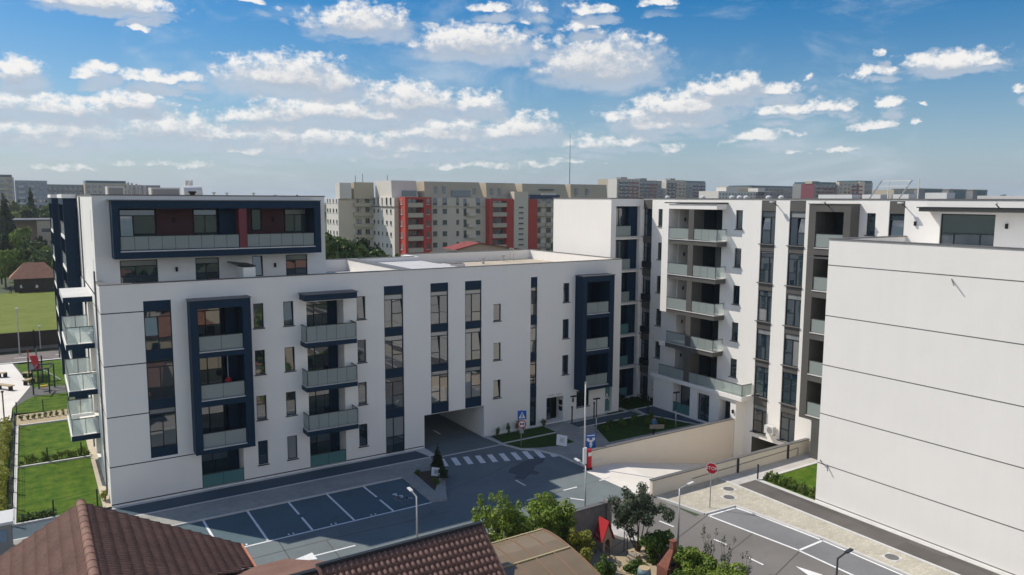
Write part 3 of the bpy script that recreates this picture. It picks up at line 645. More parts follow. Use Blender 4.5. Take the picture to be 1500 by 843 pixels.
# garage gate reveal
m = MB(); m.box(52.1, 52.2, 34.4, 38.2, -2.8, -.25); m.build('garage_back', 'black', BT)
# the balcony stack
for z in (18.02,):
    m = MB(); T.box(m, 41.5, 47.35, z, z + .1, -1.3, -.003); m.build('balcony_canopy', 'anth', BT)
for i, z in enumerate(FLZ):
    m = MB(); T.box(m, 41.5, 46.898, z - .42, z - .06, -1.2, -.003, 0); T.box(m, 41.46, 46.898, z - .057, z, -1.26, -.004, 1); T.box(m, 42.07, 46.84, z + .002, z + .015, 0, 1.45, 1)
    if i == 3: T.box(m, 46.9, 47.65, z - .42, z, -1.2, -.003, 2)
    m.build('balcony_slab', ['anth', 'slabtop', 'white'], BT)
    balustrade(BT, T, 44.62, 46.86, z + .03, z + .95, -1.14, 'frost', 1); balustrade(BT, T, 41.56, 44.0, z + .03, z + .95, -1.14, 'frost', 3)
    balustrade(BT, Fc('y', 41.54), 46.17, 47.25, z + .03, z + .95, 0, 'clear', 1)
balustrade(BT, T, 44.62, 47.6, 3.08, 4.0, -1.2, 'frost', 2); balustrade(BT, T, 38.4, 44.0, 3.08, 4.0, -1.2, 'frost', 6); balustrade(BT, Fc('y', 38.4), 46.12, 47.25, 3.08, 4.0, 0, 'frost', 1)
m = MB(); T.box(m, 44.02, 44.6, 3.07, 17.55, -1.19, -.003); m.build('balcony_pillar', 'anth', BT)
for z in FLZ + (3.1,):
    m = MB(); T.box(m, 44.05, 44.3, z + .02, z + 2.49, 0, 1.44); m.build('partition', 'frame', BT)
    window(BT, T, 42.1, 44.0, z + .03, z + 2.45, 1.4, vs=(.3, .65)); window(BT, T, 44.35, 45.4, z + .03, z + 2.45, 1.4, vs=(.5,))
    m = MB(); m.box(47.9, 48.02, 46.78, 46.848, z + 1.45, z + 1.75); m.build('wall_lamp', 'black', BT)
# tall frame box
m = MB(); bx0 = -1.0
T.box(m, 32.8, 33.35, 2.75, 18.05, bx0, -.003); T.box(m, 30.15, 30.66, 2.75, 18.05, bx0, -.003); T.box(m, 30.15, 32.28, -.6, 2.747, bx0, -.003)
for i, z in enumerate((3.05, 6.05, 9.05, 12.05, 15.05)):
    T.box(m, 30.66, 32.8, 2.75 if i == 0 else z - .5, z - .06, bx0, -.003); T.box(m, 30.66, 32.8, z - .057, z, bx0 - .05, 1.25, 1)
T.box(m, 30.66, 32.8, 17.55, 18.05, bx0, -.003); T.box(m, 30.1, 33.4, 18.053, 18.11, bx0 - .04, -.003)
m.build('tall_loggia_frame', ['anth', 'slabtop'], BT)
for z in (3.05, 6.05, 9.05, 12.05, 15.05):
    balustrade(BT, T, 30.68, 32.78, z + .02, z + .98, bx0 + .08, 'frost', 1); window(BT, T, 30.7, 32.76, z + .04, z + 2.45, 1.22, vs=(.5,))
# loggias of the end wing
for i, z in enumerate((.1, 3.08, 6.06, 9.04, 12.02, 15.0)):
    panel(BT, TW, 46.0, 47.015, z + .003, z + 2.715, .35, .88, 'anth_shade'); window(BT, TW, 44.22, 45.98, z + .03, z + 2.6, .82, vs=(.55,))  # wing panels carry the blue shade tone of the anthracite
    m = MB(); TW.box(m, 44.2, 47.02, z - .15, z - .003, -.05, .1); TW.box(m, 44.203, 47.017, z + .002, z + .012, .1, .8); m.build('balcony_slab', 'slabtop', BT)
    balustrade(BT, TW, 44.22, 45.98, z + .02, z + .98, .05, 'frost' if i > 2 else 'teal', 1)
# sills standing out of the corner strip
for z in (12.0, 9.0, 6.0, 3.0):
    m = MB(); T.box(m, 50.15, 51.3, z + .2, z + .75, -.12, .0); m.build('spandrel_box', 'frame', BT)
# air conditioner on the pier, roof pieces
m = MB(); m.box(46.85, 47.2, 35.95, 36.75, .55, 1.15); m.cyl((46.83, 36.25, .85), (46.849, 36.25, .85), .24, 16, 1); m.bar((47.25, 36.0, .5), (46.9, 36.0, .5), .04, mi=1); m.bar((47.25, 36.7, .5), (46.9, 36.7, .5), .04, mi=1); m.build('air_conditioner', ['cabinet', 'greyr'], BT)
for y in (50.6, 46.3, 43.1, 42.3, 41.6, 39.4, 38.2):
    m = MB(); m.cyl((49.5, y, TOP + .08), (49.5, y, TOP + .22), .22, 10); m.cyl((49.5, y, TOP + .22), (49.5, y, TOP + .32), .22, 10, r2=.08); m.build('roof_vent', 'cabinet', BT)
m = MB(); zz = TOP + .08
for y in (30.1, 28.0): m.bar((49.2, y + .6, zz), (49.6, y, zz + 1.25), .09); m.bar((50.4, y, zz), (50.4, y, zz + 1.3), .06)
m.bar((49.6, 30.1, zz + 1.2), (49.6, 28.0, zz + 1.2), .07); m.bar((49.45, 30.2, zz + .85), (49.45, 28.1, zz + .85), .06); m.build('rooftop_frame', 'cabinet', BT)
for b_ in ((50, 51, 28.4, 29.6, zz, zz + .3), (50, 51, 25.9, 27.3, zz, zz + .4), (51, 52, 33.2, 36, zz, zz + .3), (51, 52, 31.0, 32.4, zz, zz + .3)): m = MB(); m.box(*b_); m.build('rooftop_unit', 'cabinet', BT)
m = MB(); m.box(52, 53, 20.6, 25.0, zz, zz + .22); m.build('rooftop_unit', 'slabtop', BT)

# ================================================================== BUILDING R: blank white gable at the right edge
BR = thing('apartment_building', 'blank white gable block with thin horizontal grooves at the right edge', 'apartment building', (39.75, 27.16, 0))
G_ = Fc('x', 39.75)
w = MB(); G_.quad(w, -6, 27.16, 0, 16.05, 0); w.quad((39.75, 27.16, 0), (47.29, 27.16, 0), (47.29, 27.16, 16.05), (39.75, 27.16, 16.05))
w.quad((39.75, -6, 0), (47.29, -6, 0), (47.29, -6, 16.05), (39.75, -6, 16.05))
w.box(39.752, 40.05, -5.99, 27.15, 15.0, 16.048); w.box(40.05, 47.29, 26.85, 27.15, 15.0, 16.047)
w.quad((40, -6, 15.1), (47.29, -6, 15.1), (47.29, 27, 15.1), (40, 27, 15.1))
w.build('wall', 'white', BR)
m = MB(); m.box(39.70, 40.1, -6, 27.21, 16.052, 16.11); m.box(40.1, 47.28, 26.8, 27.21, 16.052, 16.109); m.build('parapet_coping', 'coping', BR)
for z in (14.53, 11.52, 8.53, 5.54, 2.46, .135): m = MB(); G_.box(m, -6, 27.16, z - .028, z + .028, -.004, .02); m.build('plaster_joint', 'coping', BR)
for a, b, q in (((39.75, 20.05, 14.35), (39.45, 19.75, 14.05), .04), ((39.75, 26.9, 2.55), (39.5, 26.8, 2.75), .05), ((39.75, 26.5, 2.5), (39.55, 26.3, 2.2), .05)): m = MB(); m.bar(a, b, q); m.build('wall_hook', 'coping', BR)
m = MB(); m.bar((39.9, 27.2, 14.9), (39.5, 28.4, 14.92), .12, .1); m.build('rain_spout', 'coping', BR)
# ================================================================== GROUND AND ROADS  (pavement level z = 0, carriageway z = -0.08)
K1 = 1.0044
def r(x, y): return (x * K1, y * K1)
def sheet(name, pts, z, m, kind='structure'):
    mb = MB(); mb.poly([(p[0], p[1], z) for p in pts]); return struct(name, mb, m, kind)
def rect(x0, x1, y0, y1): return [(x0, y0), (x1, y0), (x1, y1), (x0, y1)]
def slab(name, pts, z0, z1, m, kind='structure'):
    mb = MB(); mb.prism(pts, z0, z1); return struct(name, mb, m, kind)

g = MB(); BIG = 3000; HX0, HX1, HY0, HY1 = 31.95, 47.3, 33.2, 39.2
for a, b, c, d in ((-BIG, HX0, -BIG, BIG), (HX1, BIG, -BIG, BIG), (HX0, HX1, -BIG, HY0), (HX0, HX1, HY1, BIG)):
    g.quad((a, c, -.16), (b, c, -.16), (b, d, -.16), (a, d, -.16))
struct('ground', g, 'ground')
ZR = -.08
sheet('road', rect(-70, 23.2, 33.95, 48.6), ZR, 'asphalt')
sheet('road', rect(23.2, 31.95, 33.95, 48.6), ZR, 'asphalt')
sheet('road', rect(26.95, 31.95, -40, 33.95), ZR, 'asphalt_side')
sheet('road', rect(31.95, 35.8, -40, 29.6), ZR, 'asphalt_side')
sheet('road', rect(23.81, 28.89, 48.6, 75), ZR, 'asphalt')
sheet('parking_bays', [r(6.0, 39.45), r(19.7, 39.45), r(19.95, 44.2), r(5.0, 44.2)], ZR + .004, 'asphalt_bay')
sheet('parking_bays', [r(32.5, 29.1), r(34.75, 29.05), r(35.3, 23.5), r(35.3, -10), r(33.2, -10), r(33.2, 23.5)], ZR + .004, 'bay_side')
# ramp down to the garage
rp = MB(); rp.quad((31.95, 33.2, ZR), (34.2, 33.2, ZR - .1), (34.2, 39.2, ZR - .1), (31.95, 39.2, ZR)); rp.quad((34.2, 33.2, ZR - .1), (47.3, 33.2, -2.75), (47.3, 39.2, -2.75), (34.2, 39.2, ZR - .1)); rp.quad((47.3, 34.2, -2.75), (52.3, 34.2, -2.75), (52.3, 38.4, -2.75), (47.3, 38.4, -2.75))
struct('ramp', rp, 'concrete')
sheet('ramp_apron', [(31.0, 39.1), (31.95, 39.1), (31.95, 33.3), (31.3, 33.3)], ZR + .004, 'concrete')
# pavements
slab('pavement', [(-30, 44.3), (19.95, 44.3), (19.75, 39.55), (20.72, 39.35), (23.05, 44.2), (23.3, 46.68), (-30, 46.68)], -.15, 0, 'paver_grey')
slab('pavement', rect(-30, 23.5, 46.83, 48.72), -.15, -.002, 'strip')
k = MB(); k.box(-30, 23.3, 46.682, 46.828, -.15, .012); k.box(3.3, 23.2, 48.45, 48.72, -.0, .01); k.prism([(23.3, 46.83), (23.8, 46.83), (23.8, 48.72), (22.9, 48.72)], -.0, .014)
k.box(-30, 19.9, 44.18, 44.298, -.15, .006)
struct('kerb', k, 'kerb')
slab('flush_kerb', rect(23.9, 29.2, 46.5, 46.66), -.15, ZR + .012, 'kerb')
PL = [(29.0, 48.72), (29.2, 46.4), (29.75, 44.8), (30.4, 44.25), (30.75, 43.7), (31.35, 42.2), (31.5, 39.3), (47.2, 39.3), (47.2, 51.45), (42.9, 51.45), (42.9, 48.72)]
slab('pavement', PL, -.15, 0, 'paver_grey')
k = MB()
for a, b in zip(PL[:6], PL[1:7]): k.bar((a[0], a[1], -.06), (b[0], b[1], -.06), .13, .17)
for a, b in (((29.3, 46.52), (34.2, 46.6)), ((36.55, 48.62), (40.9, 48.62)), ((36.6, 46.62), (43.7, 46.62)), ((43.7, 46.62), (44.05, 48.2)), ((43.8, 46.4), (45.4, 42.4)), ((44.1, 48.3), (47.1, 48.3)), ((36.6, 48.15), (43.2, 48.15)), ((43.0, 48.15), (43.3, 51)), ((29.1, 48.62), (34.7, 48.62))):
    k.bar((a[0], a[1], .0), (b[0], b[1], .0), .16, .05)
struct('kerb', k, 'kerb')
sheet('path_strip', rect(36.65, 43.4, 46.72, 48.05), .004, 'strip'); sheet('path_strip', [(44.2, 48.2), (46.1, 48.2), (46.1, 42.4), (45.55, 42.4), (43.95, 46.5)], .004, 'strip')
def lawn(pts, z=.012, m='grass'): return sheet('lawn', pts, z, m, 'stuff')
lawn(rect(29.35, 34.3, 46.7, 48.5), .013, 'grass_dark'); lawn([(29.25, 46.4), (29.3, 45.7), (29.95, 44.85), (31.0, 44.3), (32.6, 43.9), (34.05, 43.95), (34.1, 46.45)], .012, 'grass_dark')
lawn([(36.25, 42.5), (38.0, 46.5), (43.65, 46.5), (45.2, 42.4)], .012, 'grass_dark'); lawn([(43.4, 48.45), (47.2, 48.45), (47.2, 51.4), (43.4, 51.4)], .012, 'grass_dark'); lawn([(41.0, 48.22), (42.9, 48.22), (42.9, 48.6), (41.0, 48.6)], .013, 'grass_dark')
sheet('planting_bed', [(20.95, 44.5), (22.85, 44.2), (20.68, 40.9)], .008, 'soil')
# right-hand pavement, dark slabs, path and lawn
slab('pavement', [(31.95, 33.0), (32.6, 29.45), (35.05, 29.3), (35.66, 23.6), (35.62, -30), (37.5, -30), (37.5, 33.0)], -.15, 0, 'paver_beige')
slab('garden_slabs', rect(37.68, 39.42, -30, 31.42), -.15, .01, 'slab_dark'); slab('path', rect(37.68, 47.2, 31.44, 33.0), -.15, .004, 'path')
k = MB(); k.box(37.5, 37.68, -30, 33.0, -.15, .05); k.box(39.42, 39.75, -30, 31.2, -.15, .03); k.box(39.42, 46.0, 31.2, 31.42, -.15, .06)
for a, b in (((31.95, 32.9), (32.6, 29.5)), ((32.6, 29.45), (35.05, 29.33)), ((35.05, 29.3), (35.66, 23.6)), ((35.66, 23.6), (35.62, -30))): k.bar((a[0], a[1], -.07), (b[0], b[1], -.07), .14, .17)
struct('kerb', k, 'kerb')
lawn(rect(39.75, 46.2, 27.17, 31.2), .012)
slab('pavement', [(-40, 30.4), (26.1, 30.4), (26.95, 28), (26.95, 32.6), (26.2, 33.95), (-40, 33.95)], -.15, 0, 'path')
k = MB(); k.bar((-40, 33.95, -.07), (26.2, 33.95, -.07), .14, .16); k.bar((26.2, 33.95, -.07), (26.95, 32.6, -.07), .14, .16); k.bar((26.95, 32.6, -.07), (26.95, -30, -.07), .14, .16); struct('kerb', k, 'kerb')
sheet('courtyard_ground', [(16, 12), (26.85, 12), (26.85, 27.9), (25.9, 30.0), (16, 30.0)], .003, 'sand')
# painted markings
ZP = ZR + .009
def paint(name, segs, w):
    mb = MB()
    for a, b in segs:
        a = r(*a); b = r(*b); d = Vector((b[0] - a[0], b[1] - a[1])).normalized(); n = Vector((-d.y, d.x)) * w / 2
        mb.quad((a[0] + n.x, a[1] + n.y, ZP), (a[0] - n.x, a[1] - n.y, ZP), (b[0] - n.x, b[1] - n.y, ZP), (b[0] + n.x, b[1] + n.y, ZP))
    return struct(name, mb, 'paint')
paint('parking_line', [((7.5, 44.15), (7.55, 39.5)), ((9.95, 44.15), (9.94, 39.5)), ((12.37, 44.15), (12.38, 41.95)), ((12.38, 41.45), (12.37, 39.5)), ((14.75, 44.15), (14.8, 39.5)), ((17.15, 44.15), (17.2, 41.95)), ((17.2, 41.45), (17.22, 39.5))], .13)
paint('parking_line', [((6.5, 39.38), (19.75, 39.42))], .13)
paint('parking_line', [((a, 39.55), (a, 39.72)) for a in (8.6, 8.85, 11.1, 11.35, 13.5, 13.75, 15.9, 16.15)], .09)
paint('parking_line', [((32.5, 29.12), (33.2, 23.52)), ((33.2, 23.52), (33.2, -10)), ((32.5, 29.12), (34.72, 29.05)), ((34.75, 29.05), (34.95, 27.95)), ((34.98, 27.75), (35.3, 23.7)), ((35.3, 23.55), (35.22, -10)), ((33.2, 23.5), (35.28, 23.55)), ((33.2, 18.0), (35.28, 18.0))], .14)
paint('lane_line', [((29.55, 30.1), (29.7, 29.1)), ((30.42, 26.8), (30.5, 26.0)), ((30.3, 24.4), (30.33, 23.45)), ((30.35, 20.5), (30.35, 19.5)), ((24.72, 36.6), (25.78, 36.64)), ((27.62, 36.7), (28.7, 36.7)), ((30.62, 36.8), (31.7, 36.78)), ((26.0, 39.75), (26.02, 38.65)), ((27.15, 35.55), (27.78, 34.75)), ((-1.6, 47.0), (-.4, 47.1)), ((26.3, 51), (26.3, 52.2)), ((26.3, 54.5), (26.3, 55.7)), ((21.7, 36.55), (22.75, 36.58))], .12)
paint('crosswalk', [((23.75 + .84 * i, 45.98 - .258 * i), (23.34 + .835 * i, 44.46 - .268 * i)) for i in range(10)], .40)
ar = MB()
def arrow(tip, d, L, W, S):
    tip = Vector(tip); d = Vector(d).normalized(); n = Vector((-d.y, d.x)); b = tip - d * L
    pts = [tip, b + n * W / 2, b + n * .06, b - d * S + n * .06, b - d * S - n * .06, b - n * .06, b - n * W / 2]
    ar.poly([(*r(p.x, p.y), ZP) for p in pts])
arrow((10.0, 36.45), (-1, 0, 0)[:2], 1.5, .85, 2.2); arrow((31.6, 22.5), (0, 1), 1.3, .75, 2.2); struct('direction_arrow', ar, 'paint')
# wheelchair mark
wm = MB(); c0 = Vector((18.35, 41.0))
def wl(pts, w=.125):
    for a, b in zip(pts, pts[1:]):
        a = Vector(a); b = Vector(b); d = (b - a).normalized(); n = Vector((-d.y, d.x)) * w / 2; a -= d * w / 2; b += d * w / 2
        wm.quad(*[(*r(c0.x + q.x, c0.y + q.y), ZP + .0005) for q in (a + n, a - n, b - n, b + n)])
wl([(.38 * math.cos(RAD(a)) * .9 + .05, .38 * math.sin(RAD(a)) - .1) for a in range(100, 390, 24)]); wl([(-.02, .62), (0, .15), (.32, .12), (.45, -.38), (.6, -.34)]); wl([(0, .38), (.26, .36)]); wl([(-.06, .78), (.02, .78)], .2)
struct('wheelchair_mark', wm, 'paint')
# seams and one patch of darker asphalt
sm = MB()
def seam(pts, w=.05):
    for a, b in zip(pts, pts[1:]):
        a = Vector(r(*a)); b = Vector(r(*b)); d = (b - a).normalized(); n = Vector((-d.y, d.x)) * w / 2
        sm.quad(*[(q.x, q.y, ZR + .0055) for q in (a + n, a - n, b - n, b + n)])
seam([(6, 37.75), (9, 37.85), (13.2, 37.9), (17, 37.7), (20, 37.7)]); seam([(10.4, 39.2), (10.3, 36)]); seam([(12.6, 37.8), (12.5, 35)]); seam([(32.5, 29.2), (27.2, 27.4)]); seam([(33.1, 23.4), (27.2, 21.6)]); seam([(26.4, 36.6), (31.7, 36.9)], .035); seam([(15.5, 39.2), (20, 40.2), (25, 41.5), (28.7, 43.2)], .045); seam([(32.9, 26.2), (28.5, 24.9)], .04)
struct('asphalt_seam', sm, 'seam')
sheet('dark_patch', [r(*p) for p in ((26.9, 41.8), (29.6, 42.9), (30.1, 42.2), (29.4, 41.5), (28.6, 41.3), (28.0, 40.6), (28.2, 40.1), (27.7, 39.8), (27.4, 40.2), (26.5, 39.5), (26.1, 40.2), (26.6, 40.5), (26.3, 41.2))], ZR + .006, 'asph_dark')
# ------------------------------------------------------------------ ramp walls
t = thing('retaining_wall', 'long cream retaining wall along the far side of the garage ramp', 'wall', (31.5, 39.13, 0))
m = MB(); m.prism([(31.5, 39.13), (46.18, 39.13), (46.18, 39.38), (31.5, 39.38)], -2.9, 1.1); m.build('wall', 'wallcream', t)
m = MB(); m.box(31.45, 46.18, 39.09, 39.42, 1.102, 1.16); m.build('wall_coping', 'coping', t)
lt = MB()
for i in range(4): lt.box(31.95 + i * .22, 32.08 + i * .22, 39.118, 39.128, .35, .5)
lt.build('wall_lettering', 'kerb', t)
t = thing('retaining_wall', 'low cream wall with dark posts on the near side of the garage ramp', 'wall', (31.75, 33.1, 0))
m = MB(); m.box(31.72, 47.2, 33.0, 33.22, -2.9, .98); m.build('wall', 'wallcream', t)
m = MB(); m.box(31.68, 47.2, 32.96, 33.27, .982, 1.04); m.build('wall_coping', 'coping', t)
for x in (39.5, 44.75):
    m = MB(); m.box(x - .06, x + .06, 32.9, 32.998, 0, 1.0); m.build('post', 'darkmetal', t)
m = MB(); m.bar((35.2, 32.97, .45), (44.7, 32.97, .62), .03); m.bar((44.8, 32.97, .55), (45.9, 32.97, .6), .03); m.bar((45.9, 32.97, 0), (45.9, 32.97, .6), .03); m.build('conduit', 'coping', t)
# bollard post by the lawn, corner stop
t = thing('fence_post', 'short dark post at the corner of the lawn hedge and dark slabs', 'post', (39.55, 31.35, 0)); m = MB(); m.cyl((39.55, 31.35, 0), (39.55, 31.35, 1.0), .05); m.build('post', 'darkmetal', t); m = MB(); m.cyl((39.55, 31.35, 1.0), (39.55, 31.35, 1.05), .065); m.build('cap', 'black', t)
t = thing('fence_post', 'short dark post beside the brown leg of the tall block', 'post', (46.3, 31.3, 0)); m = MB(); m.cyl((46.3, 31.3, 0), (46.3, 31.3, 1.0), .05); m.build('post', 'darkmetal', t); m = MB(); m.cyl((46.3, 31.3, 1.0), (46.3, 31.3, 1.05), .065); m.build('cap', 'black', t)
for (x, y), lb in (((36.7, 31.3), 'round manhole cover in beige paving, farther of the two by the stop sign'), ((35.66, 30.35), 'round manhole cover in beige paving, nearer the corner of the parking bay'), ((36.66, 20.45), 'round manhole cover in beige paving beside the long white kerb, at the lower right')):
    t = thing('manhole_cover', lb, 'manhole cover', (x, y, 0), 'manhole covers in the beige pavement')
    m = MB(); m.box(x - .4, x + .4, y - .4, y + .4, 0, .012); m.build('frame', 'kerb', t); m = MB(); m.cyl((x, y, .012), (x, y, .022), .34, 20); m.build('lid', 'coping', t)

# ------------------------------------------------------------------ street furniture
def lamp(x, y, dx, dy, h, lab, m='steel', grp='street lamps'):
    t = thing('street_lamp', lab, 'street lamp', (x, y, 0), grp)
    q = MB(); q.cyl((x, y, 0), (x, y, .5), .07, 10); q.cyl((x, y, .5), (x, y, h), .055, 10, r2=.04); q.build('pole', m, t, True)
    q = MB(); e = (x + dx * .55, y + dy * .55, h + .1); q.bar((x, y, h - .02), e, .05); q.build('arm', m, t)
    q = MB(); q.bar(e, (x + dx * .95, y + dy * .95, h + .14), .15, .06); q.build('lamp_head', 'cabinet' if m == 'steel' else m, t)
lamp(15.09, 31.8, 0, 1, 4, 'grey street lamp behind the brown roof, in front of the parking bays')
lamp(24.66, 30.8, 0, 1, 4, 'grey street lamp behind the grey garden wall at the road junction')
lamp(26.66, 25.8, 1, 0, 4, 'grey street lamp rising beside the small brick chimney')
lamp(26.7, 17.1, 1, 0, 4, 'dark street lamp at the bottom edge, over the road arrow', 'darkmetal')
for (x, y), lb in (((36.6, 44.5), 'thin dark garden lamp beside the entrance path'), ((43.3, 42.6), 'thin garden lamp at the far end of the courtyard lawn')):
    t = thing('garden_lamp', lb, 'garden lamp', (x, y, 0), 'garden lamps in the courtyard')
    q = MB(); q.cyl((x, y, 0), (x, y, 1.4), .05, 8, 1); q.cyl((x, y, 1.4), (x, y, 2.85), .04, 8); q.build('pole', ['darkmetal', 'steel'], t, True); q = MB(); q.box(x - .3, x + .3, y - .09, y + .09, 2.85, 2.93); q.build('lamp_head', 'black', t)
for (x, y), lb in (((36.9, 48.0), 'short dark lamp post by the entrance corner of the courtyard'), ((39.3, 48.1), 'short dark lamp post before the ground floor window'), ((43.1, 49.3), 'short dark lamp post by the inner corner bed'), ((44.4, 47.0), 'short dark lamp post where the courtyard paths cross')):
    t = thing('bollard_lamp', lb, 'bollard lamp', (x, y, 0), 'bollard lamps in the courtyard')
    q = MB(); q.cyl((x, y, 0), (x, y, 1.25), .055, 8); q.build('post', 'darkmetal', t); q = MB(); q.cyl((x, y, 1.25), (x, y, 1.4), .07, 8); q.build('lamp_head', 'black', t)
t = thing('flag_pole', 'tall plain pale pole standing by the red barrier box', 'pole', (31.45, 39.45, 0)); q = MB(); q.cyl((31.45, 39.45, 0), (31.45, 39.45, 5.86), .06, 10, r2=.045); q.build('pole', 'cabinet', t, True); q = MB(); q.cyl((31.45, 39.45, 5.86), (31.45, 39.45, 5.95), .07, 10); q.build('finial', 'steel', t)
def face(x, y, z, ang): return Matrix.Translation((x, y, z)) @ Matrix.Rotation(RAD(ang), 4, 'Z') @ Matrix.Rotation(RAD(90), 4, 'X')
def ngon_plate(name, n, rad, th, m, par, M4, rot=0):
    vs = [(rad * math.cos(2 * math.pi * i / n + rot), rad * math.sin(2 * math.pi * i / n + rot), z) for z in (0, th) for i in range(n)]
    q = MB(); q.add([M4 @ Vector(v) + OFF[par.name] for v in vs], [tuple(range(n - 1, -1, -1)), tuple(range(n, 2 * n))] + [(i, (i + 1) % n, n + (i + 1) % n, n + i) for i in range(n)]); return q.build(name, m, par)
def plate(name, w, h, th, m, par, M4):
    vs = [(sx * w / 2, sy * h / 2, z) for z in (0, th) for sx, sy in ((-1, -1), (1, -1), (1, 1), (-1, 1))]
    q = MB(); q.add([M4 @ Vector(v) + OFF[par.name] for v in vs], [(3, 2, 1, 0), (4, 5, 6, 7), (0, 1, 5, 4), (1, 2, 6, 5), (2, 3, 7, 6), (3, 0, 4, 7)]); return q.build(name, m, par)
T_ = lambda x, y, z: Matrix.Translation((x, y, z))
# stop sign
t = thing('stop_sign', 'red octagonal STOP sign on a pole in the beige pavement', 'road sign', (33.46, 29.89, 0))
q = MB(); q.cyl((33.46, 29.89, 0), (33.46, 29.89, 2.75), .03, 8); q.build('pole', 'steel', t, True)
Mf = face(0, -.04, 2.45, -62)
p = ngon_plate('sign_plate', 8, .36, .015, 'signwhite', t, Mf, RAD(22.5)); ngon_plate('sign_face', 8, .335, .004, 'signred', t, Mf @ T_(0, 0, .016), RAD(22.5))
text_obj('lettering', 'STOP', .27, 'signwhite', t, Mf @ T_(0, 0, .026))
# crossing sign
t = thing('road_sign', 'square blue pedestrian crossing sign above a round red rimmed sign', 'road sign', (30.02, 45.2, 0))
q = MB(); q.cyl((30.02, 45.2, 0), (30.02, 45.2, 2.8), .03, 8); q.build('pole', 'steel', t, True)
Mf = face(.03, -.05, 2.43, -25)
plate('sign_plate', .66, .66, .012, 'blue', t, Mf)
tri = MB(); vs = [(-.25, -.24, .014), (.25, -.24, .014), (0, .25, .014)]; tri.add([Mf @ Vector(v) + OFF[t.name] for v in vs], [(0, 1, 2)]); tri.build('white_triangle', 'signwhite', t)
wk = MB()
def stroke(mb, M4, off, pts, w, z):
    for a, b in zip(pts, pts[1:]):
        a = Vector((*a, 0)); b = Vector((*b, 0)); d = (b - a).normalized(); n = Vector((-d.y, d.x, 0)) * w / 2
        mb.add([M4 @ (v + Vector((0, 0, z))) + off for v in (a + n, a - n, b - n, b + n)], [(0, 1, 2, 3)])
o_ = OFF[t.name]
stroke(wk, Mf, o_, [(0, .12), (0, .06)], .06, .018); stroke(wk, Mf, o_, [(.0, .05), (-.01, -.07), (-.08, -.19)], .045, .018); stroke(wk, Mf, o_, [(-.01, -.07), (.06, -.19)], .04, .0185); stroke(wk, Mf, o_, [(-.09, -.02), (0, .04), (.09, -.03)], .03, .019); wk.build('walking_figure', 'black', t)
Mf2 = face(.03, -.05, 1.74, -25)
ngon_plate('round_plate', 24, .31, .012, 'signred', t, Mf2); ngon_plate('round_face', 24, .24, .003, 'signwhite', t, Mf2 @ T_(0, 0, .0125))
cr = MB()
for sx in (-.1, .1): stroke(cr, Mf2, o_, [(sx - .075, .0), (sx + .075, .0)], .09, .017); stroke(cr, Mf2, o_, [(sx - .05, .06), (sx + .05, .06)], .05, .017); stroke(cr, Mf2, o_, [(sx - .06, -.065), (sx - .03, -.065)], .04, .017); stroke(cr, Mf2, o_, [(sx + .03, -.065), (sx + .06, -.065)], .04, .017)
cr.build('pictogram', 'black', t)
plate('small_plate', .3, .3, .03, 'steel', t, face(.0, -.06, 1.2, -25))
# blue sign on the ramp wall
t = thing('road_sign', 'blue board with white figures standing behind the end of the retaining wall', 'road sign', (32.4, 40.0, 0))
q = MB(); q.cyl((32.4, 40, 0), (32.4, 40, 1.95), .03, 8); q.build('pole', 'steel', t); Mf = face(0, -.05, 1.45, -15)
plate('sign_plate', .78, 1.1, .012, 'blue', t, Mf); wf = MB(); o_ = OFF[t.name]
stroke(wf, Mf, o_, [(-.3, .44), (.3, .44)], .06, .015); stroke(wf, Mf, o_, [(-.22, .26), (-.22, .08)], .2, .015); stroke(wf, Mf, o_, [(.2, .26), (.2, .08)], .2, .015); stroke(wf, Mf, o_, [(-.22, .06), (.2, .06)], .12, .016); stroke(wf, Mf, o_, [(0, .0), (0, -.42)], .18, .017); stroke(wf, Mf, o_, [(-.12, -.2), (.12, -.2)], .1, .018); wf.build('pictogram', 'signwhite', t)
# barrier machine
t = thing('barrier_box', 'red and white car park barrier box at the left end of the ramp wall', 'barrier', (31.45, 39.05, 0))
q = MB(); q.box(31.28, 31.62, 38.85, 39.12, -.07, 1.35); q.build('cabinet', 'signred', t, bevel=.02); q = MB(); q.box(30.98, 31.27, 38.95, 39.05, .35, 1.5); q.build('white_plate', 'signwhite', t); q = MB(); q.box(31.25, 31.65, 38.82, 39.15, -.078, .05); q.build('base', 'black', t)
q = MB(); q.box(31.3, 31.6, 38.84, 38.848, .9, 1.15); q.build('panel', 'signwhite', t)
# tilted notice boards
def notice(x, y, lab, w, h, ang):
    t = thing('notice_board', lab, 'notice board', (x, y, 0)); M4 = Matrix.Rotation(RAD(ang), 4, 'Z') @ Matrix.Translation((0, 0, .42)) @ Matrix.Rotation(RAD(14), 4, 'Y') @ Matrix.Rotation(RAD(62), 4, 'X')
    plate('board', w, h, .03, 'signwhite', t, M4); q = MB()
    for i in range(4): stroke(q, M4, OFF[t.name], [(-w * .22, h * (.2 - .12 * i)), (w * .22, h * (.2 - .12 * i))], .035, .033)
    q.build('lettering', 'coping', t); q = MB(); o = OFF[t.name]
    for s in (-1, 1): a = M4 @ Vector((s * w * .35, 0, 0)) + o; q.bar(a, (a.x, a.y + .12, 0), .04)
    q.build('stake', 'darkmetal', t)
notice(32.7, 43.75, 'white notice board leaning on the lawn by the entrance path', .85, .8, -18)
notice(21.75, 42.9, 'small white notice board leaning in the triangular planting bed', .6, .55, -10)
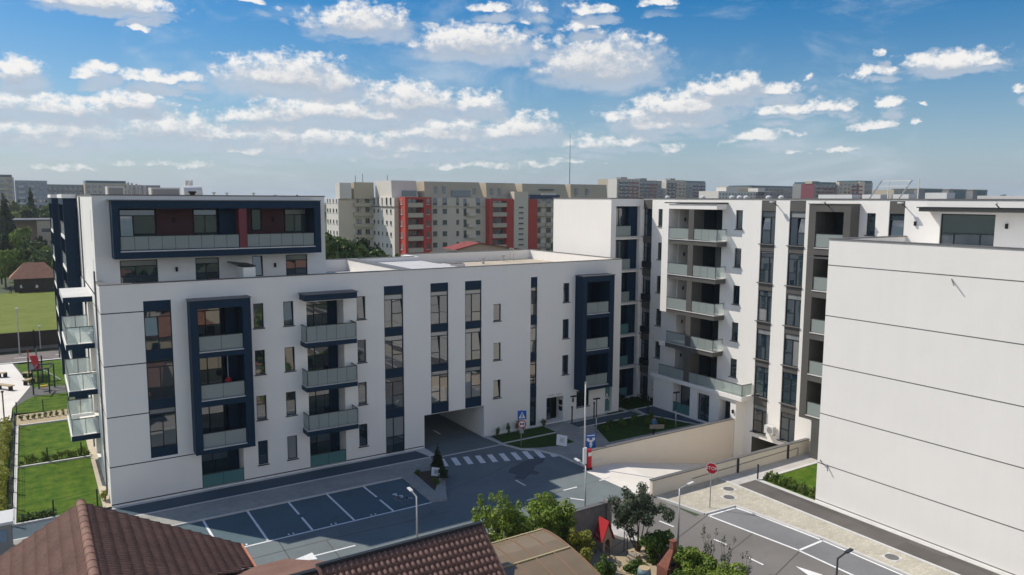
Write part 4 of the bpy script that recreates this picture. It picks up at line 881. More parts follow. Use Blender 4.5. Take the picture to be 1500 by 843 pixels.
# ================================================================== PLANTS
def foliage(mb, blobs, n, size, seed, mi=0, flat=.5, shell=.55):
    rd = random.Random(seed); tot = sum(b[3] * b[4] * b[5] for b in blobs)
    for b in blobs:
        k = max(8, int(n * b[3] * b[4] * b[5] / tot))
        for _ in range(k):
            v = Vector((rd.gauss(0, 1), rd.gauss(0, 1), rd.gauss(0, 1))).normalized()
            rad = rd.uniform(shell, 1.0) ** .6 * rd.choice((1, 1, 1, .93, 1.08))
            p = Vector((b[0] + v.x * b[3] * rad, b[1] + v.y * b[4] * rad, b[2] + v.z * b[5] * rad))
            nrm = (v * .7 + Vector((rd.uniform(-1, 1), rd.uniform(-1, 1), rd.uniform(-.3, 1.2))) * .8).normalized()
            a = nrm.orthogonal().normalized(); q = rd.uniform(0, 6.28); t = nrm.cross(a)
            a, t = a * math.cos(q) + t * math.sin(q), t * math.cos(q) - a * math.sin(q)
            s = size * rd.uniform(.6, 1.3); l = s * rd.uniform(1.0, 1.7)
            mb.add([p - a * l * .5, p + t * s * .42 + nrm * s * .1, p + a * l * .5, p - t * s * .42 + nrm * s * .1], [(0, 1, 2, 3)], mi)
def clumps(rd, c, R, n, rs):
    """n clump ellipsoids scattered through a crown of radii R round c"""
    out = []
    for _ in range(n):
        v = Vector((rd.gauss(0, 1), rd.gauss(0, 1), rd.gauss(0, .9))).normalized() * rd.uniform(.35, .95)
        s = rs * rd.uniform(.65, 1.25)
        out.append((c[0] + v.x * R[0], c[1] + v.y * R[1], c[2] + v.z * R[2], s * R[0], s * R[1], s * R[2] * .85))
    return out
def tree(x, y, h, cr, lab, leaf, seed, n=2600, size=.16, trunk_h=.4, cat='tree', group=None, name='tree', nc=16, rs=.42, z=0, crz=None):
    rd = random.Random(seed); t = thing(name, lab, cat, (x, y, z), group)
    ch = crz or (h * (1 - trunk_h)) / 2; cz = z + h - ch
    m = MB(); pts = [Vector((x, y, z - .1))]; th = h * trunk_h
    for i in range(1, 5): pts.append(Vector((x + rd.uniform(-.05, .05) * h * .3, y + rd.uniform(-.05, .05) * h * .3, z + th * i / 4)))
    r0 = .028 * h
    for i in range(4): m.cyl(pts[i], pts[i + 1], r0 * (1 - .12 * i), 7, r2=r0 * (1 - .12 * (i + 1)))
    for i in range(7):
        a = i * 2.4 + rd.uniform(-.3, .3); st = pts[2 + i % 3]; e = Vector((x + math.cos(a) * cr * .7, y + math.sin(a) * cr * .7, cz + rd.uniform(-.3, .6) * ch)); mid = (st + e) / 2 + Vector((0, 0, -.08 * h))
        m.cyl(st, mid, r0 * .5, 5, r2=r0 * .33); m.cyl(mid, e, r0 * .33, 5, r2=r0 * .1)
    m.build('trunk', 'bark', t, True)
    f = MB(); foliage(f, clumps(rd, (x, y, cz), (cr * .85, cr * .85, ch * .85), nc, rs), n, size, seed + 1); f.build('crown', leaf, t)
    return t
def shrub(x, y, rx, ry, h, lab, leaf, seed, n=1500, size=.1, cat='shrub', group=None, name='shrub', nc=12, rs=.5, z=0):
    rd = random.Random(seed); t = thing(name, lab, cat, (x, y, z), group)
    m = MB()
    for i in range(5):
        a = i * 1.26 + rd.uniform(-.3, .3); m.cyl((x + math.cos(a) * .06, y + math.sin(a) * .06, z - .05), (x + math.cos(a) * rx * .6, y + math.sin(a) * ry * .6, z + h * .7), .012 * h + .008, 5, r2=.006)
    m.build('stem', 'bark', t)
    f = MB(); foliage(f, clumps(rd, (x, y, z + h * .5), (rx * .75, ry * .75, h * .42), nc, rs), n, size, seed + 3); f.build('foliage', leaf, t); return t
# foreground planting along the garden wall
rd = random.Random(4)
t = thing('shrub', 'tall pale green bush with ragged top behind the brown tiled roof', 'shrub', (18.7, 30.4, 0))
m = MB()
for i in range(9): m.cyl((18.7 + rd.uniform(-.3, .3), 30.4, -.05), (18.7 + rd.uniform(-1.4, 1.4), 30.4 + rd.uniform(-.6, .6), rd.uniform(2.4, 3.8)), .035, 5, r2=.01)
m.build('stem', 'bark', t); bl = []
for i in range(40):
    x_ = rd.uniform(-1.7, 1.9); top_ = 3.3 - .5 * abs(x_ + .35) ** 1.3 + rd.uniform(-.3, .35); bl.append((18.7 + x_, 30.4 + rd.uniform(-.8, .8), rd.uniform(.8, max(1.2, top_)), rd.uniform(.25, .48), rd.uniform(.25, .48), rd.uniform(.25, .5)))
for i in range(16): x_ = rd.uniform(-1.6, 1.7); bl.append((18.7 + x_, 30.4 + rd.uniform(-.5, .5), 3.4 - .45 * abs(x_ + .35) + rd.uniform(-.2, .55), .16, .16, rd.uniform(.22, .4)))
f = MB(); foliage(f, bl, 9500, .125, 12); f.build('foliage', 'leaf_bright', t)
t = thing('hedge', 'dark green hedge between the tall bush and the grey garden wall', 'hedge', (21.3, 30.2, 0))
m = MB()
for i in range(8): m.cyl((19.8 + i * .45, 30.2, -.05), (19.8 + i * .45, 30.2, 1.8), .03, 5)
m.build('stem', 'bark', t); f = MB(); bl = []
for i in range(80):
    x_ = rd.uniform(19.3, 22.7); top_ = 2.25 + .35 * math.sin(x_ * 2.1) + rd.uniform(-.15, .3); bl.append((x_, rd.uniform(29.3, 30.9), rd.uniform(.6, top_ + .1), rd.uniform(.35, .65), rd.uniform(.35, .6), rd.uniform(.3, .55)))
for i in range(14): bl.append((rd.uniform(19.5, 22.8), rd.uniform(29.6, 30.6), rd.uniform(2.4, 2.9), .14, .14, .28))
foliage(f, bl, 17000, .12, 21); f.build('foliage', 'leaf_bright', t)
shrub(22.25, 28.2, .95, 1.0, 2.2, 'round yellow green bush at the right side of the arched roof', 'leaf_yellow', 31, 4600, .10, nc=24, rs=.42)
shrub(22.3, 26.3, .6, .7, 1.5, 'dark green bush tucked under the end of the arched roof', 'leaf_mid', 33, 1200, .12)
t = thing('tree', 'grey green olive tree with open crown and several thin stems', 'tree', (26.0, 28.0, 0)); m = MB(); bl = []
for i in range(7):
    a = i * .9 + rd.uniform(-.2, .2); r1 = rd.uniform(.35, .95); e = Vector((25.85 + math.cos(a) * r1, 28.0 + math.sin(a) * r1 * .8, rd.uniform(1.75, 2.75))); mid = Vector((26.0, 28.0, 0)).lerp(e, .5) + Vector((.12 * math.cos(a), 0, -.12))
    m.cyl((26.0 + .06 * math.cos(a), 28.0 + .06 * math.sin(a), -.05), mid, .045, 6, r2=.03); m.cyl(mid, e, .03, 6, r2=.008)
    for q in range(8): bl.append((e.x + rd.gauss(0, .32), e.y + rd.gauss(0, .32), e.z + rd.gauss(0, .34), rd.uniform(.2, .42), rd.uniform(.2, .42), rd.uniform(.16, .36)))
bl += [(24.95, 28.1, 2.5, .3, .3, .3), (25.3, 28.0, 3.1, .3, .3, .35), (26.7, 27.9, 2.3, .35, .3, .25), (25.6, 28, 1.8, .35, .35, .25)]
m.build('trunk', 'bark', t, True); f = MB(); foliage(f, bl, 9500, .10, 42, shell=.2); f.build('crown', 'leaf_olive', t)
shrub(25.95, 26.7, .95, .95, 2.0, 'rounded mid green bush in front of the olive tree', 'leaf_mid', 43, 3200, .12, nc=20, rs=.4)
shrub(26.0, 23.9, 1.35, 1.2, 1.9, 'leafy bush with yellow green tips right of the brick oven', 'leaf_bright', 47, 5600, .12, nc=22, rs=.4)
shrub(26.05, 22.1, 1.4, 1.15, 1.75, 'bright green rounded bush at the bottom edge of the picture', 'leaf_bright', 49, 6200, .11, nc=20, rs=.45)
shrub(24.95, 24.0, .8, .55, 1.15, 'dark tangled bush below the brick oven', 'leaf_mid', 51, 2400, .12, nc=16)
shrub(26.2, 25.1, .6, .6, 1.35, 'leafy green bush between the brick chimney and the street lamp', 'leaf_mid', 58, 2200, .11, nc=16)
shrub(23.9, 25.9, .7, .6, 1.0, 'low dark bush behind the blue barrel', 'leaf_mid', 52, 1500, .12)
shrub(22.6, 24.4, .7, .7, 1.1, 'low green bush in front of the sandy yard', 'leaf_mid', 57, 1500, .12)
for (x, y, h), lb in (((27.0, 24.0, 2.5), 'tall thin seeding weed left of the dark lamp'), ((26.9, 23.0, 2.3), 'thin pale weed beside the bright bush'), ((26.95, 21.8, 2.1), 'thin weed at the kerb near the road arrow')):
    t = thing('tall_weed', lb, 'weed', (x, y, 0), 'tall weeds along the kerb'); m = MB(); f = MB(); q = random.Random(int(h * 100))
    for i in range(6):
        e = Vector((x + q.uniform(-.4, .4), y + q.uniform(-.4, .4), h * q.uniform(.75, 1.05))); m.cyl((x, y, 0), e, .012, 4, r2=.005)
        foliage(f, [(e.x, e.y, e.z, .1, .1, .2), ((e.x + x) / 2, (e.y + y) / 2, e.z * .65, .14, .14, .2)], 46, .07, i)
    m.build('stem', 'bark', t); f.build('foliage', 'leaf_olive', t)
# triangular bed: conifer and small bush
t = thing('conifer', 'slim dark conifer at the tip of the triangular bed by the passage', 'tree', (22.4, 43.9, 0)); m = MB(); m.cyl((22.4, 43.9, 0), (22.4, 43.9, 2.0), .05, 6, r2=.02); m.build('trunk', 'bark', t); f = MB(); foliage(f, [(22.4, 43.9, .3 + .24 * i, .5 - .072 * i, .5 - .072 * i, .26) for i in range(7)], 1900, .09, 61); f.build('crown', 'leaf_dark', t)
shrub(21.2, 41.9, .3, .3, .55, 'small green bush in front of the tilted white notice board', 'leaf_mid', 62, 350, .09); shrub(21.05, 44.2, .3, .25, .3, 'tiny green plant at the left corner of the triangular bed', 'leaf_mid', 63, 200, .08)
shrub(22.0, 42.3, .4, .5, .9, 'dark upright bush behind the tilted white notice board', 'leaf_dark', 64, 600, .1)
# plants along the entrance wall
for i, (x, h, l) in enumerate(((29.9, .8, 'leaf_mid'), (30.9, .95, 'leaf_mid'), (31.8, 1.15, 'leaf_mid'), (32.4, .8, 'leaf_dark'), (34.3, .75, 'leaf_mid'))):
    shrub(x, 48.35, .22, .2, h, ['small slim plant nearest the passage, against the white wall', 'second slim plant from the passage, against the white wall', 'tallest slim plant against the white wall, behind the road sign', 'small dark plant left of the narrow glazed strip', 'small plant beside the entrance door'][i], l, 70 + i, 160, .09, 'plant', 'plants along the entrance wall', 'plant', nc=8)
# courtyard bed shrubs
rd = random.Random(9)
for i, (x, y) in enumerate(((37.9, 44.9), (38.7, 45.4), (39.4, 44.6), (40.1, 45.5), (40.9, 45.0), (41.7, 45.6), (42.4, 44.8), (43.2, 45.3), (41.5, 43.9), (43.0, 43.9))):
    shrub(x, y, .42, .36, .6 + .1 * (i % 3), 'low green shrub in the shaded courtyard bed', 'leaf_mid', 90 + i, 260, .11, 'shrub', 'low shrubs in the courtyard bed', nc=7)
for i, (x, y) in enumerate(((44.2, 49.4), (45.1, 50.0), (46.0, 49.3), (46.8, 50.2), (44.6, 50.8), (46.9, 49.0))):
    shrub(x, y, .45, .4, .7, 'dark shrub in the inner corner bed of the courtyard', 'leaf_dark', 110 + i, 260, .11, 'shrub', 'dark shrubs in the corner bed', nc=7)
for i in range(11):
    shrub(39.98 + .1 * (i % 2), 31.0 - .36 * i, .3, .26, .75 + .12 * ((i * 7) % 3), 'young leafy hedge plant along the pale kerb beside the white gable', 'leaf_bright' if i % 2 else 'leaf_mid', 130 + i, 230, .09, 'shrub', 'hedge plants along the pale kerb', nc=7)
shrub(45.4, 27.6, .3, .3, .9, 'yellowish plant against the far corner of the white gable', 'leaf_yellow', 150, 240, .1)

# ================================================================== FOREGROUND HOUSES
def tiled(mb, p0, along, down, La, Ld, wave=.2, step=.35, amp=.028, lift=.03, clip=None, sub=6):
    """pressed metal tile sheet: waves along the eave direction and a step at each course"""
    along = Vector(along).normalized(); down = Vector(down).normalized(); nrm = along.cross(down)
    if nrm.z < 0: nrm = -nrm
    na = int(La / wave * sub); nd = int(Ld / step); rj = random.Random(5)
    for k in range(nd):
        base = len(mb.v)
        rows = [(k * step - .03, .004), ((k + .5) * step, lift * .5), ((k + 1) * step, lift), ((k + 1) * step + .004, -.012)]
        jit = [rj.uniform(-.006, .006) for _ in range(na // sub + 2)]
        for dd, l in rows:
            for i in range(na + 1):
                a = i * La / na; hh = amp * math.cos(2 * math.pi * a / wave) + l + jit[i // sub]
                mb.v.append(tuple(Vector(p0) + along * a + down * dd + nrm * hh))
        for rr in range(3):
            for i in range(na):
                q = base + rr * (na + 1) + i
                if clip and not clip(Vector(mb.v[q])): continue
                mb.f.append((q, q + 1, q + na + 2, q + na + 1)); mb.m.append(0)
H1 = thing('house', 'single storey house under a big brown tiled gable roof at the lower left', 'house', (1.2, 26, 0))
RX, RZ, RY = 1.19, 6.0, 33.9
sR = Vector((6.11, 0, -3.32)); sL = Vector((-6.0, 0, -3.4))
m = MB()
tiled(m, (RX, 33.9, RZ), (0, -1, 0), sR, 21.9, sR.length, .2, .46, .042, .065, clip=lambda c: not (c.y < 31.45 and c.x > 5.3 + (c.y - 29.4) * .92))
tiled(m, (RX, 33.9, RZ), (0, -1, 0), sL, 21.9, sL.length, .2, .46, .042, .065)
m.build('roof', 'tile', H1, True)
m = MB(); m.cyl((RX, 33.95, RZ + .02), (RX, 12, RZ + .02), .17, 12); 
for i in range(36): m.cyl((RX, 33.9 - i * .6, RZ + .02), (RX, 33.84 - i * .6, RZ + .02), .185, 12)
m.build('ridge_cap', 'tile', H1, True)
m = MB(); m.bar((RX, 33.93, RZ - .05), (7.32, 33.93, 2.62), .04, .2); m.bar((RX, 33.93, RZ - .05), (-4.8, 33.93, 2.58), .04, .2, 1); m.bar((7.36, 33.95, 2.66), (7.36, 31.45, 2.66), .1, .12, 2); m.build('verge_board', ['frame', 'tile', 'orange'], H1)
m = MB(); m.prism([(-4.2, 12.5), (6.7, 12.5), (6.7, 33.6), (-4.2, 33.6)], -.1, 2.7); m.add([(-4.2, 33.6, 2.7), (6.7, 33.6, 2.7), (RX, 33.6, 5.75), (-4.2, 12.5, 2.7), (6.7, 12.5, 2.7), (RX, 12.5, 5.75)], [(0, 1, 2), (3, 4, 5)]); m.build('wall', 'beige', H1)
w_ = window(H1, Fc('x', -4.2), 20, 21.4, .9, 2.1, -.04); w_ = window(H1, Fc('x', -4.2), 26, 27.4, .9, 2.1, -.04)
H2 = thing('house', 'low house with a brown tiled slope facing the camera at the bottom centre', 'house', (11.8, 24, 0))
m = MB(); sd = Vector((0, -3.4, -2.56)); tiled(m, (8.45, 26.25, 4.6), (1, 0, 0), sd, 6.97, sd.length, wave=.235, step=.34, amp=.04, lift=.07)
tiled(m, (5.2, 26.15, 4.5), (1, 0, 0), sd, 3.1, sd.length, wave=.235, step=.34, amp=.04, lift=.07); m.build('roof', 'tile', H2, True)
m = MB(); m.box(8.4, 15.46, 26.2, 26.38, 4.58, 4.74); m.box(8.4, 15.46, 26.42, 26.56, 4.5, 4.64); m.box(5.2, 8.3, 26.1, 26.3, 4.5, 4.63); m.build('ridge_cap', 'frame', H2)
m = MB(); m.bar((15.46, 26.4, 4.62), (15.46, 22.8, 1.92), .12, .14); m.bar((8.4, 26.3, 4.66), (8.4, 22.8, 2.02), .12, .14); m.build('verge_board', 'tile', H2)
m = MB(); m.quad((5.4, 26.4, 4.46), (9.6, 26.4, 4.46), (8.6, 31.4, 2.75), (5.9, 31.4, 2.75)); m.build('rear_roof', 'tile', H2)
m = MB(); m.prism([(5.5, 16), (15.2, 16), (15.2, 26.4), (5.5, 26.4)], -.1, 2.0); m.add([(15.2, 23, 2.0), (15.2, 26.4, 2.0), (15.2, 26.4, 4.45), (5.5, 26.4, 2), (15.2, 26.4, 2), (15.2, 26.4, 4.45), (5.5, 26.4, 4.45)], [(0, 1, 2), (3, 4, 5, 6)]); m.build('wall', 'beige', H2)
m = MB(); m.quad((5.5, 16, 2.01), (15.2, 16, 2.01), (15.2, 22.9, 2.02), (5.5, 22.9, 2.02)); m.build('flat_roof', 'tile', H2)
# arched polycarbonate roof
t = thing('terrace_roof', 'arched bronze polycarbonate terrace roof with yellow battens', 'terrace roof', (17.4, 25, 0))
prof = [(28.1, 2.25), (28.0, 2.6), (27.75, 2.86), (27.35, 3.03), (26.8, 3.12), (26.0, 3.12), (25.2, 3.04), (24.4, 2.92), (23.6, 2.76), (22.8, 2.54), (22.0, 2.25), (21.2, 1.9)]
m = MB()
for a, b in zip(prof, prof[1:]): m.quad((15.55, a[0], a[1]), (19.35, a[0], a[1]), (19.35, b[0], b[1]), (15.55, b[0], b[1]))
m.build('sheet', 'polycarb', t, True)
m = MB()
for i in (3, 6, 9): y, z = prof[i]; m.bar((15.5, y, z + .02), (19.4, y, z + .02), .08, .05)
m.build('batten', 'yellowbar', t)
m = MB()
for x in (16.55, 17.5, 18.45):
    for a, b in zip(prof, prof[1:]): m.bar((x, a[0], a[1] + .015), (x, b[0], b[1] + .015), .045, .04)
for a, b in zip(prof, prof[1:]): m.bar((19.37, a[0], a[1]), (19.37, b[0], b[1]), .06, .1)
m.build('rib', 'pinkbar', t)
for x, y, z in ((19.2, 27.9, 2.6), (19.2, 22, 2.2), (15.8, 27.9, 2.6)):
    m = MB(); m.box(x - .06, x + .06, y - .06, y + .06, 0, z); m.build('post', 'darkwood', t)
# grey wall and the things in the yard
t = thing('garden_wall', 'rough grey garden wall in shadow with a dark end pillar', 'wall', (24.2, 30.05, 0)); m = MB(); m.box(19.0, 25.45, 29.95, 30.15, -.1, 2.0); m.build('wall', 'stonewall', t); m = MB(); m.box(19.0, 25.45, 29.9, 30.2, 2.003, 2.07); m.build('wall_coping', 'coping', t); m = MB(); m.box(25.45, 25.78, 29.88, 30.2, -.1, 2.18); m.build('pillar', 'stonewall', t)
t = thing('garden_wall', 'low rough wall between the garden bushes and the road kerb', 'wall', (26.6, 26, 0)); m = MB(); m.box(26.55, 26.75, 12, 26.9, -.1, .75); m.build('wall', 'stonewall', t); m = MB(); m.box(26.52, 26.78, 12, 26.93, .752, .8); m.build('wall_coping', 'kerb', t)
t = thing('playhouse', 'small playhouse with a steep red roof and an arched door', 'playhouse', (24.6, 29.0, 0))
m = MB(); Wd = .31; cx_ = 24.6
pts = [(-Wd, 0), (-.16, 0), (-.16, .5)] + [(.16 * math.cos(RAD(a)), .5 + .16 * math.sin(RAD(a))) for a in (150, 120, 90, 60, 30)] + [(.16, .5), (.16, 0), (Wd, 0), (Wd, .72), (0, 1.5), (-Wd, .72)]
n = len(pts); vs = [(cx_ + p[0], y, p[1]) for y in (28.8, 28.86) for p in pts]
m.add(vs, [tuple(range(n)), tuple(range(2 * n - 1, n - 1, -1))] + [(i, (i + 1) % n, n + (i + 1) % n, n + i) for i in range(n)]); m.box(cx_ - Wd, cx_ - Wd + .05, 28.86, 29.4, 0, .72); m.box(cx_ + Wd - .05, cx_ + Wd, 28.86, 29.4, 0, .72); m.box(cx_ - Wd + .05, cx_ + Wd - .05, 29.35, 29.4, 0, .72); m.build('wall', 'pinkr', t)
m = MB()
for s_ in (-1, 1): m.add([(cx_, 28.7, 1.68), (cx_, 29.5, 1.68), (cx_ + s_ * .43, 29.5, .62), (cx_ + s_ * .43, 28.7, .62), (cx_, 28.7, 1.6), (cx_, 29.5, 1.6), (cx_ + s_ * .40, 29.5, .60), (cx_ + s_ * .40, 28.7, .60)], [(0, 1, 2, 3), (4, 5, 6, 7), (0, 3, 7, 4), (2, 3, 7, 6), (1, 2, 6, 5)])
m.build('roof', 'red', t)
t = thing('brick_oven', 'small brick garden oven with sloping brick hood and chimney', 'oven', (25.2, 24.95, 0)); m = MB(); m.box(24.75, 25.6, 24.6, 25.3, 0, .75); m.build('base', 'brickdark', t)
m = MB(); m.add([(24.85, 24.65, .75), (25.65, 24.65, .75), (25.65, 25.3, .75), (24.85, 25.3, .75), (25.38, 24.87, 1.45), (25.64, 24.87, 1.45), (25.64, 25.13, 1.45), (25.38, 25.13, 1.45)], [(0, 1, 5, 4), (1, 2, 6, 5), (2, 3, 7, 6), (3, 0, 4, 7), (4, 5, 6, 7)]); m.build('hood', 'brickdark', t); m = MB(); m.box(25.39, 25.63, 24.88, 25.12, 1.43, 1.84); m.box(25.36, 25.66, 24.85, 25.15, 1.84, 1.9); m.build('chimney', 'brickdark', t); m = MB(); m.box(24.95, 25.25, 24.57, 24.62, .85, 1.05); m.build('opening', 'black', t)
t = thing('barrel', 'blue grey rain barrel among the bushes', 'barrel', (23.75, 25.1, 0)); m = MB()
for a, b, r1, r2 in ((0, .3, .29, .34), (.3, .6, .34, .34), (.6, .9, .34, .29)): m.cyl((23.75, 25.1, a), (23.75, 25.1, b), r1, 16, r2=r2)
m.build('body', 'barrel', t, True); m = MB(); m.cyl((23.75, 25.1, .9), (23.75, 25.1, .94), .27, 16); m.build('lid', 'wood', t)
t = thing('garden_fence', 'thin metal garden fence frame around the sandy yard', 'fence', (23.6, 27.6, 0)); pp = [(23.9, 28.9), (23.35, 27.2), (24.9, 27.6), (25.3, 28.3)]
for x, y in pp: m = MB(); m.cyl((x, y, 0), (x, y, 1.15), .025, 6); m.build('post', 'darkmetal', t)
m = MB()
for a, b in zip(pp, pp[1:]):
    for z in (.55, 1.1): m.cyl((*a, z), (*b, z), .014, 5)
m.build('rail', 'darkmetal', t)
t = thing('log_pile', 'small stack of cut logs beside the playhouse yard', 'log pile', (25.0, 27.1, 0)); rd = random.Random(3); m = MB()
for i in range(3):
    for k in range(4 - i): m.cyl((24.75 + k * .17 + i * .085, 26.9, .09 + i * .15), (24.75 + k * .17 + i * .085, 27.45, .09 + i * .15), .085, 9)
m.build('logs', 'woodgrey', t)
# the rest of the street: low houses and trees on the near side, mirrored in the windows
hn = ['low house with a red hip roof on the near side of the street', 'low house with a brown hip roof under the camera', 'cream house with a red roof farther along the street', 'low house with a brown roof beside the side road', 'cream house with a red roof near the side road', 'pale house with a brown roof behind the near houses']
for i, (x, y, wx, wy, h, rm, wm2) in enumerate(((14, 3, 9, 8, 3.2, 'tile_red', 'beige'), (0, -14, 10, 9, 3.4, 'tile', 'white2'), (22, -16, 10, 8, 3.6, 'tile_red', 'cream'), (12, -38, 11, 9, 4.5, 'tile', 'white2'), (38, -36, 12, 9, 5.0, 'tile_red', 'cream'), (-12, -44, 11, 9, 4.6, 'tile_red', 'white2'))):
    t = thing('house', hn[i], 'house', (x, y, 0)); m = MB(); m.box(x - wx / 2, x + wx / 2, y - wy / 2, y + wy / 2, -.1, h); m.build('wall', wm2, t); e = .5; m = MB()
    a = (x - wx / 2 - e, y - wy / 2 - e, h - .1); b = (x + wx / 2 + e, y - wy / 2 - e, h - .1); c = (x + wx / 2 + e, y + wy / 2 + e, h - .1); d = (x - wx / 2 - e, y + wy / 2 + e, h - .1); q = wy * .45; r1 = (x - wx / 2 + q, y, h + 2.4); r2 = (x + wx / 2 - q, y, h + 2.4)
    m.add([a, b, c, d, r1, r2], [(0, 1, 5, 4), (1, 2, 5), (2, 3, 4, 5), (3, 0, 4), (3, 2, 1, 0)]); m.build('roof', rm, t)
    for u in (-.25, .25): window(t, Fc('y', y + wy / 2 + .08), x + u * wx - .6, x + u * wx + .6, .9, 2.2, -.04)
# booth at the lower left edge
t = thing('booth', 'pale booth with a blue window at the left edge beside the garden', 'booth', (-2.6, 45.4, 0)); m = MB(); m.box(-4.2, -1.55, 44.6, 46.2, -.05, 1.75); m.box(-4.3, -1.45, 44.5, 46.3, 1.75, 1.9, 1); m.build('cabinet', ['greyr', 'cabinet'], t); m = MB(); m.box(-3.9, -1.75, 44.57, 44.597, .85, 1.5); m.build('window', 'bluepane', t); m = MB(); m.box(-1.547, -1.52, 44.9, 45.9, .85, 1.5); m.build('window', 'bluepane', t)
# ================================================================== LEFT GARDENS
lawn(rect(-1.45, 2.85, 48.95, 59.4)); lawn(rect(-1.45, 2.85, 60.0, 70.4)); lawn([(-1.9, 75.0), (2.3, 74.3), (2.3, 80.9), (-.5, 80.6), (-1.9, 77.2)]); lawn([(-14, 49), (-2.0, 49), (-2.0, 69.5), (-14, 69.5)]); lawn([(-.2, 84.3), (2.4, 84.3), (3.2, 98.2), (-1.9, 97.2), (-.5, 86)])
k = MB(); k.box(-1.62, -1.45, 48.8, 70.6, -.15, .1); k.box(-1.45, 3.0, 48.78, 48.94, -.15, .1); k.box(-1.45, 2.9, 59.42, 59.6, -.15, .1); k.box(-1.62, 2.3, 70.5, 70.7, -.15, .1); struct('garden_kerb', k, 'kerb')
sheet('gravel_strip', rect(2.86, 3.29, 48.95, 75), .01, 'gravel'); sheet('mulch_bed', rect(-1.6, 2.3, 70.75, 74.4), .012, 'sand'); sheet('rubber_ground', [(-2.1, 97.6), (-.5, 85.4), (-1.9, 77.3), (-.3, 80.8), (2.3, 80.9), (2.3, 84.2), (-.3, 84.3), (-.45, 86.2), (-1.6, 97.6)], .008, 'playground')
sheet('plaza', [(-30, 73), (-2.0, 73), (-1.95, 77.2), (-.55, 85.4), (-2.15, 98.2), (-30, 98.2)], .004, 'concrete'); sheet('road', rect(-60, 60, 98.8, 104.2), -.02, 'road_far'); sheet('kerb', rect(-60, 3.0, 98.3, 98.78), .03, 'kerb')
mk = MB()
for i in range(14): mk.box(-30 + i * 4, -28.4 + i * 4, 101.4, 101.55, -.02, -.012)
struct('lane_line', mk, 'paint')
rd = random.Random(2)
def fence(x0, y0, x1, y1, n, lab, h=1.1):
    t = thing('wire_fence', lab, 'fence', (x0, y0, 0), 'wire fences of the lawn gardens')
    for i in range(n):
        x = x0 + (x1 - x0) * i / (n - 1); y = y0 + (y1 - y0) * i / (n - 1); m = MB(); m.box(x - .04, x + .04, y - .04, y + .04, 0, h); m.build('post', 'darkmetal', t)
    m = MB()
    for z in (.25, .55, .85, h - .05): m.cyl((x0, y0, z), (x1, y1, z), .008, 4)
    m.build('wire', 'darkmetal', t)
fence(.36, 48.9, 2.6, 49.4, 2, 'short wire fence of two posts along the front of the nearest lawn'); fence(.3, 59.7, 2.35, 59.75, 2, 'wire fence of two posts between the two lawns'); fence(-1.62, 48.85, -1.68, 71.0, 9, 'long wire fence along the left side of both lawns'); fence(-1.6, 74.6, 2.2, 74.2, 3, 'wire fence behind the pale mulch bed')
for i in range(16): shrub(-1.25 + i * .26 + .07 * ((i * 5) % 3), 60.0 + .12 * ((i * 7) % 3), .30, .26, .45 + .13 * ((i * 11) % 4), 'small hedge plant along the kerb between the two lawns', 'leaf_bright', 200 + i, 110, .09, 'shrub', 'hedge plants between the lawns', nc=6)
for i in range(9): shrub(-1.25 + i * .42, 72.5, .2, .2, .55, 'small plant in the pale mulch bed', 'leaf_mid', 220 + i, 80, .09, 'shrub', 'plants in the mulch bed', nc=6)
t = thing('hedge', 'narrow yellow green hedge left of the long wire fence', 'hedge', (-2.4, 60, 0)); f = MB(); foliage(f, [(-2.35 + rd.uniform(-.2, .2), 49.5 + i * .5, .45, .35, .4, .45) for i in range(44)], 3600, .13, 230); f.build('foliage', 'leaf_yellow', t); m = MB()
for i in range(44): m.cyl((-2.35, 49.5 + i * .5, 0), (-2.35, 49.5 + i * .5, .5), .02, 4)
m.build('stem', 'bark', t)
shrub(3.0, 50.2, .25, .4, .8, 'yellowish bush at the front corner of the low block', 'leaf_yellow', 240, 300, .1); t = thing('hedge', 'dark low planting along the front edge of the nearest lawn', 'hedge', (-.5, 49.2, 0)); f = MB(); foliage(f, [(-1.2 + i * .22, 49.25, .2, .2, .22, .28) for i in range(8)], 500, .1, 241); f.build('foliage', 'leaf_dark', t); m = MB()
for i in range(8): m.cyl((-1.2 + i * .22, 49.25, 0), (-1.2 + i * .22, 49.25, .25), .015, 4)
m.build('stem', 'bark', t)
t = thing('lamp_post', 'thin pale post at the left edge beside the mulch bed', 'lamp post', (-2.38, 71.2, 0)); m = MB(); m.cyl((-2.38, 71.2, 0), (-2.38, 71.2, 2.8), .05, 8); m.build('pole', 'coping', t); m = MB(); m.box(-2.48, -2.28, 71.1, 71.3, 2.8, 2.9); m.build('lamp_head', 'black', t)
# swing
t = thing('swing', 'dark metal playground swing frame with a yellow seat', 'swing', (.5, 82.5, 0)); cs = [(-.33, 81.4), (.95, 81.4), (.13, 83.8), (1.42, 83.6)]
for x, y in cs: m = MB(); m.box(x - .06, x + .06, y - .06, y + .06, 0, 2.35); m.build('post', 'darkmetal', t)
m = MB(); m.bar((-.33, 81.4, 2.35), (.95, 81.4, 2.35), .1); m.bar((.13, 83.8, 2.35), (1.42, 83.6, 2.35), .1); m.bar((-.33, 81.4, 2.35), (.13, 83.8, 2.35), .1); m.bar((.95, 81.4, 2.35), (1.42, 83.6, 2.35), .1); m.build('top_frame', 'darkmetal', t)
m = MB(); m.cyl((.35, 82.6, 2.3), (.35, 82.6, .55), .015, 4); m.cyl((.75, 82.6, 2.3), (.75, 82.6, .55), .015, 4); m.build('chain', 'darkmetal', t); m = MB(); m.box(.25, .85, 82.4, 82.8, .42, .55); m.build('seat', 'yellow', t)
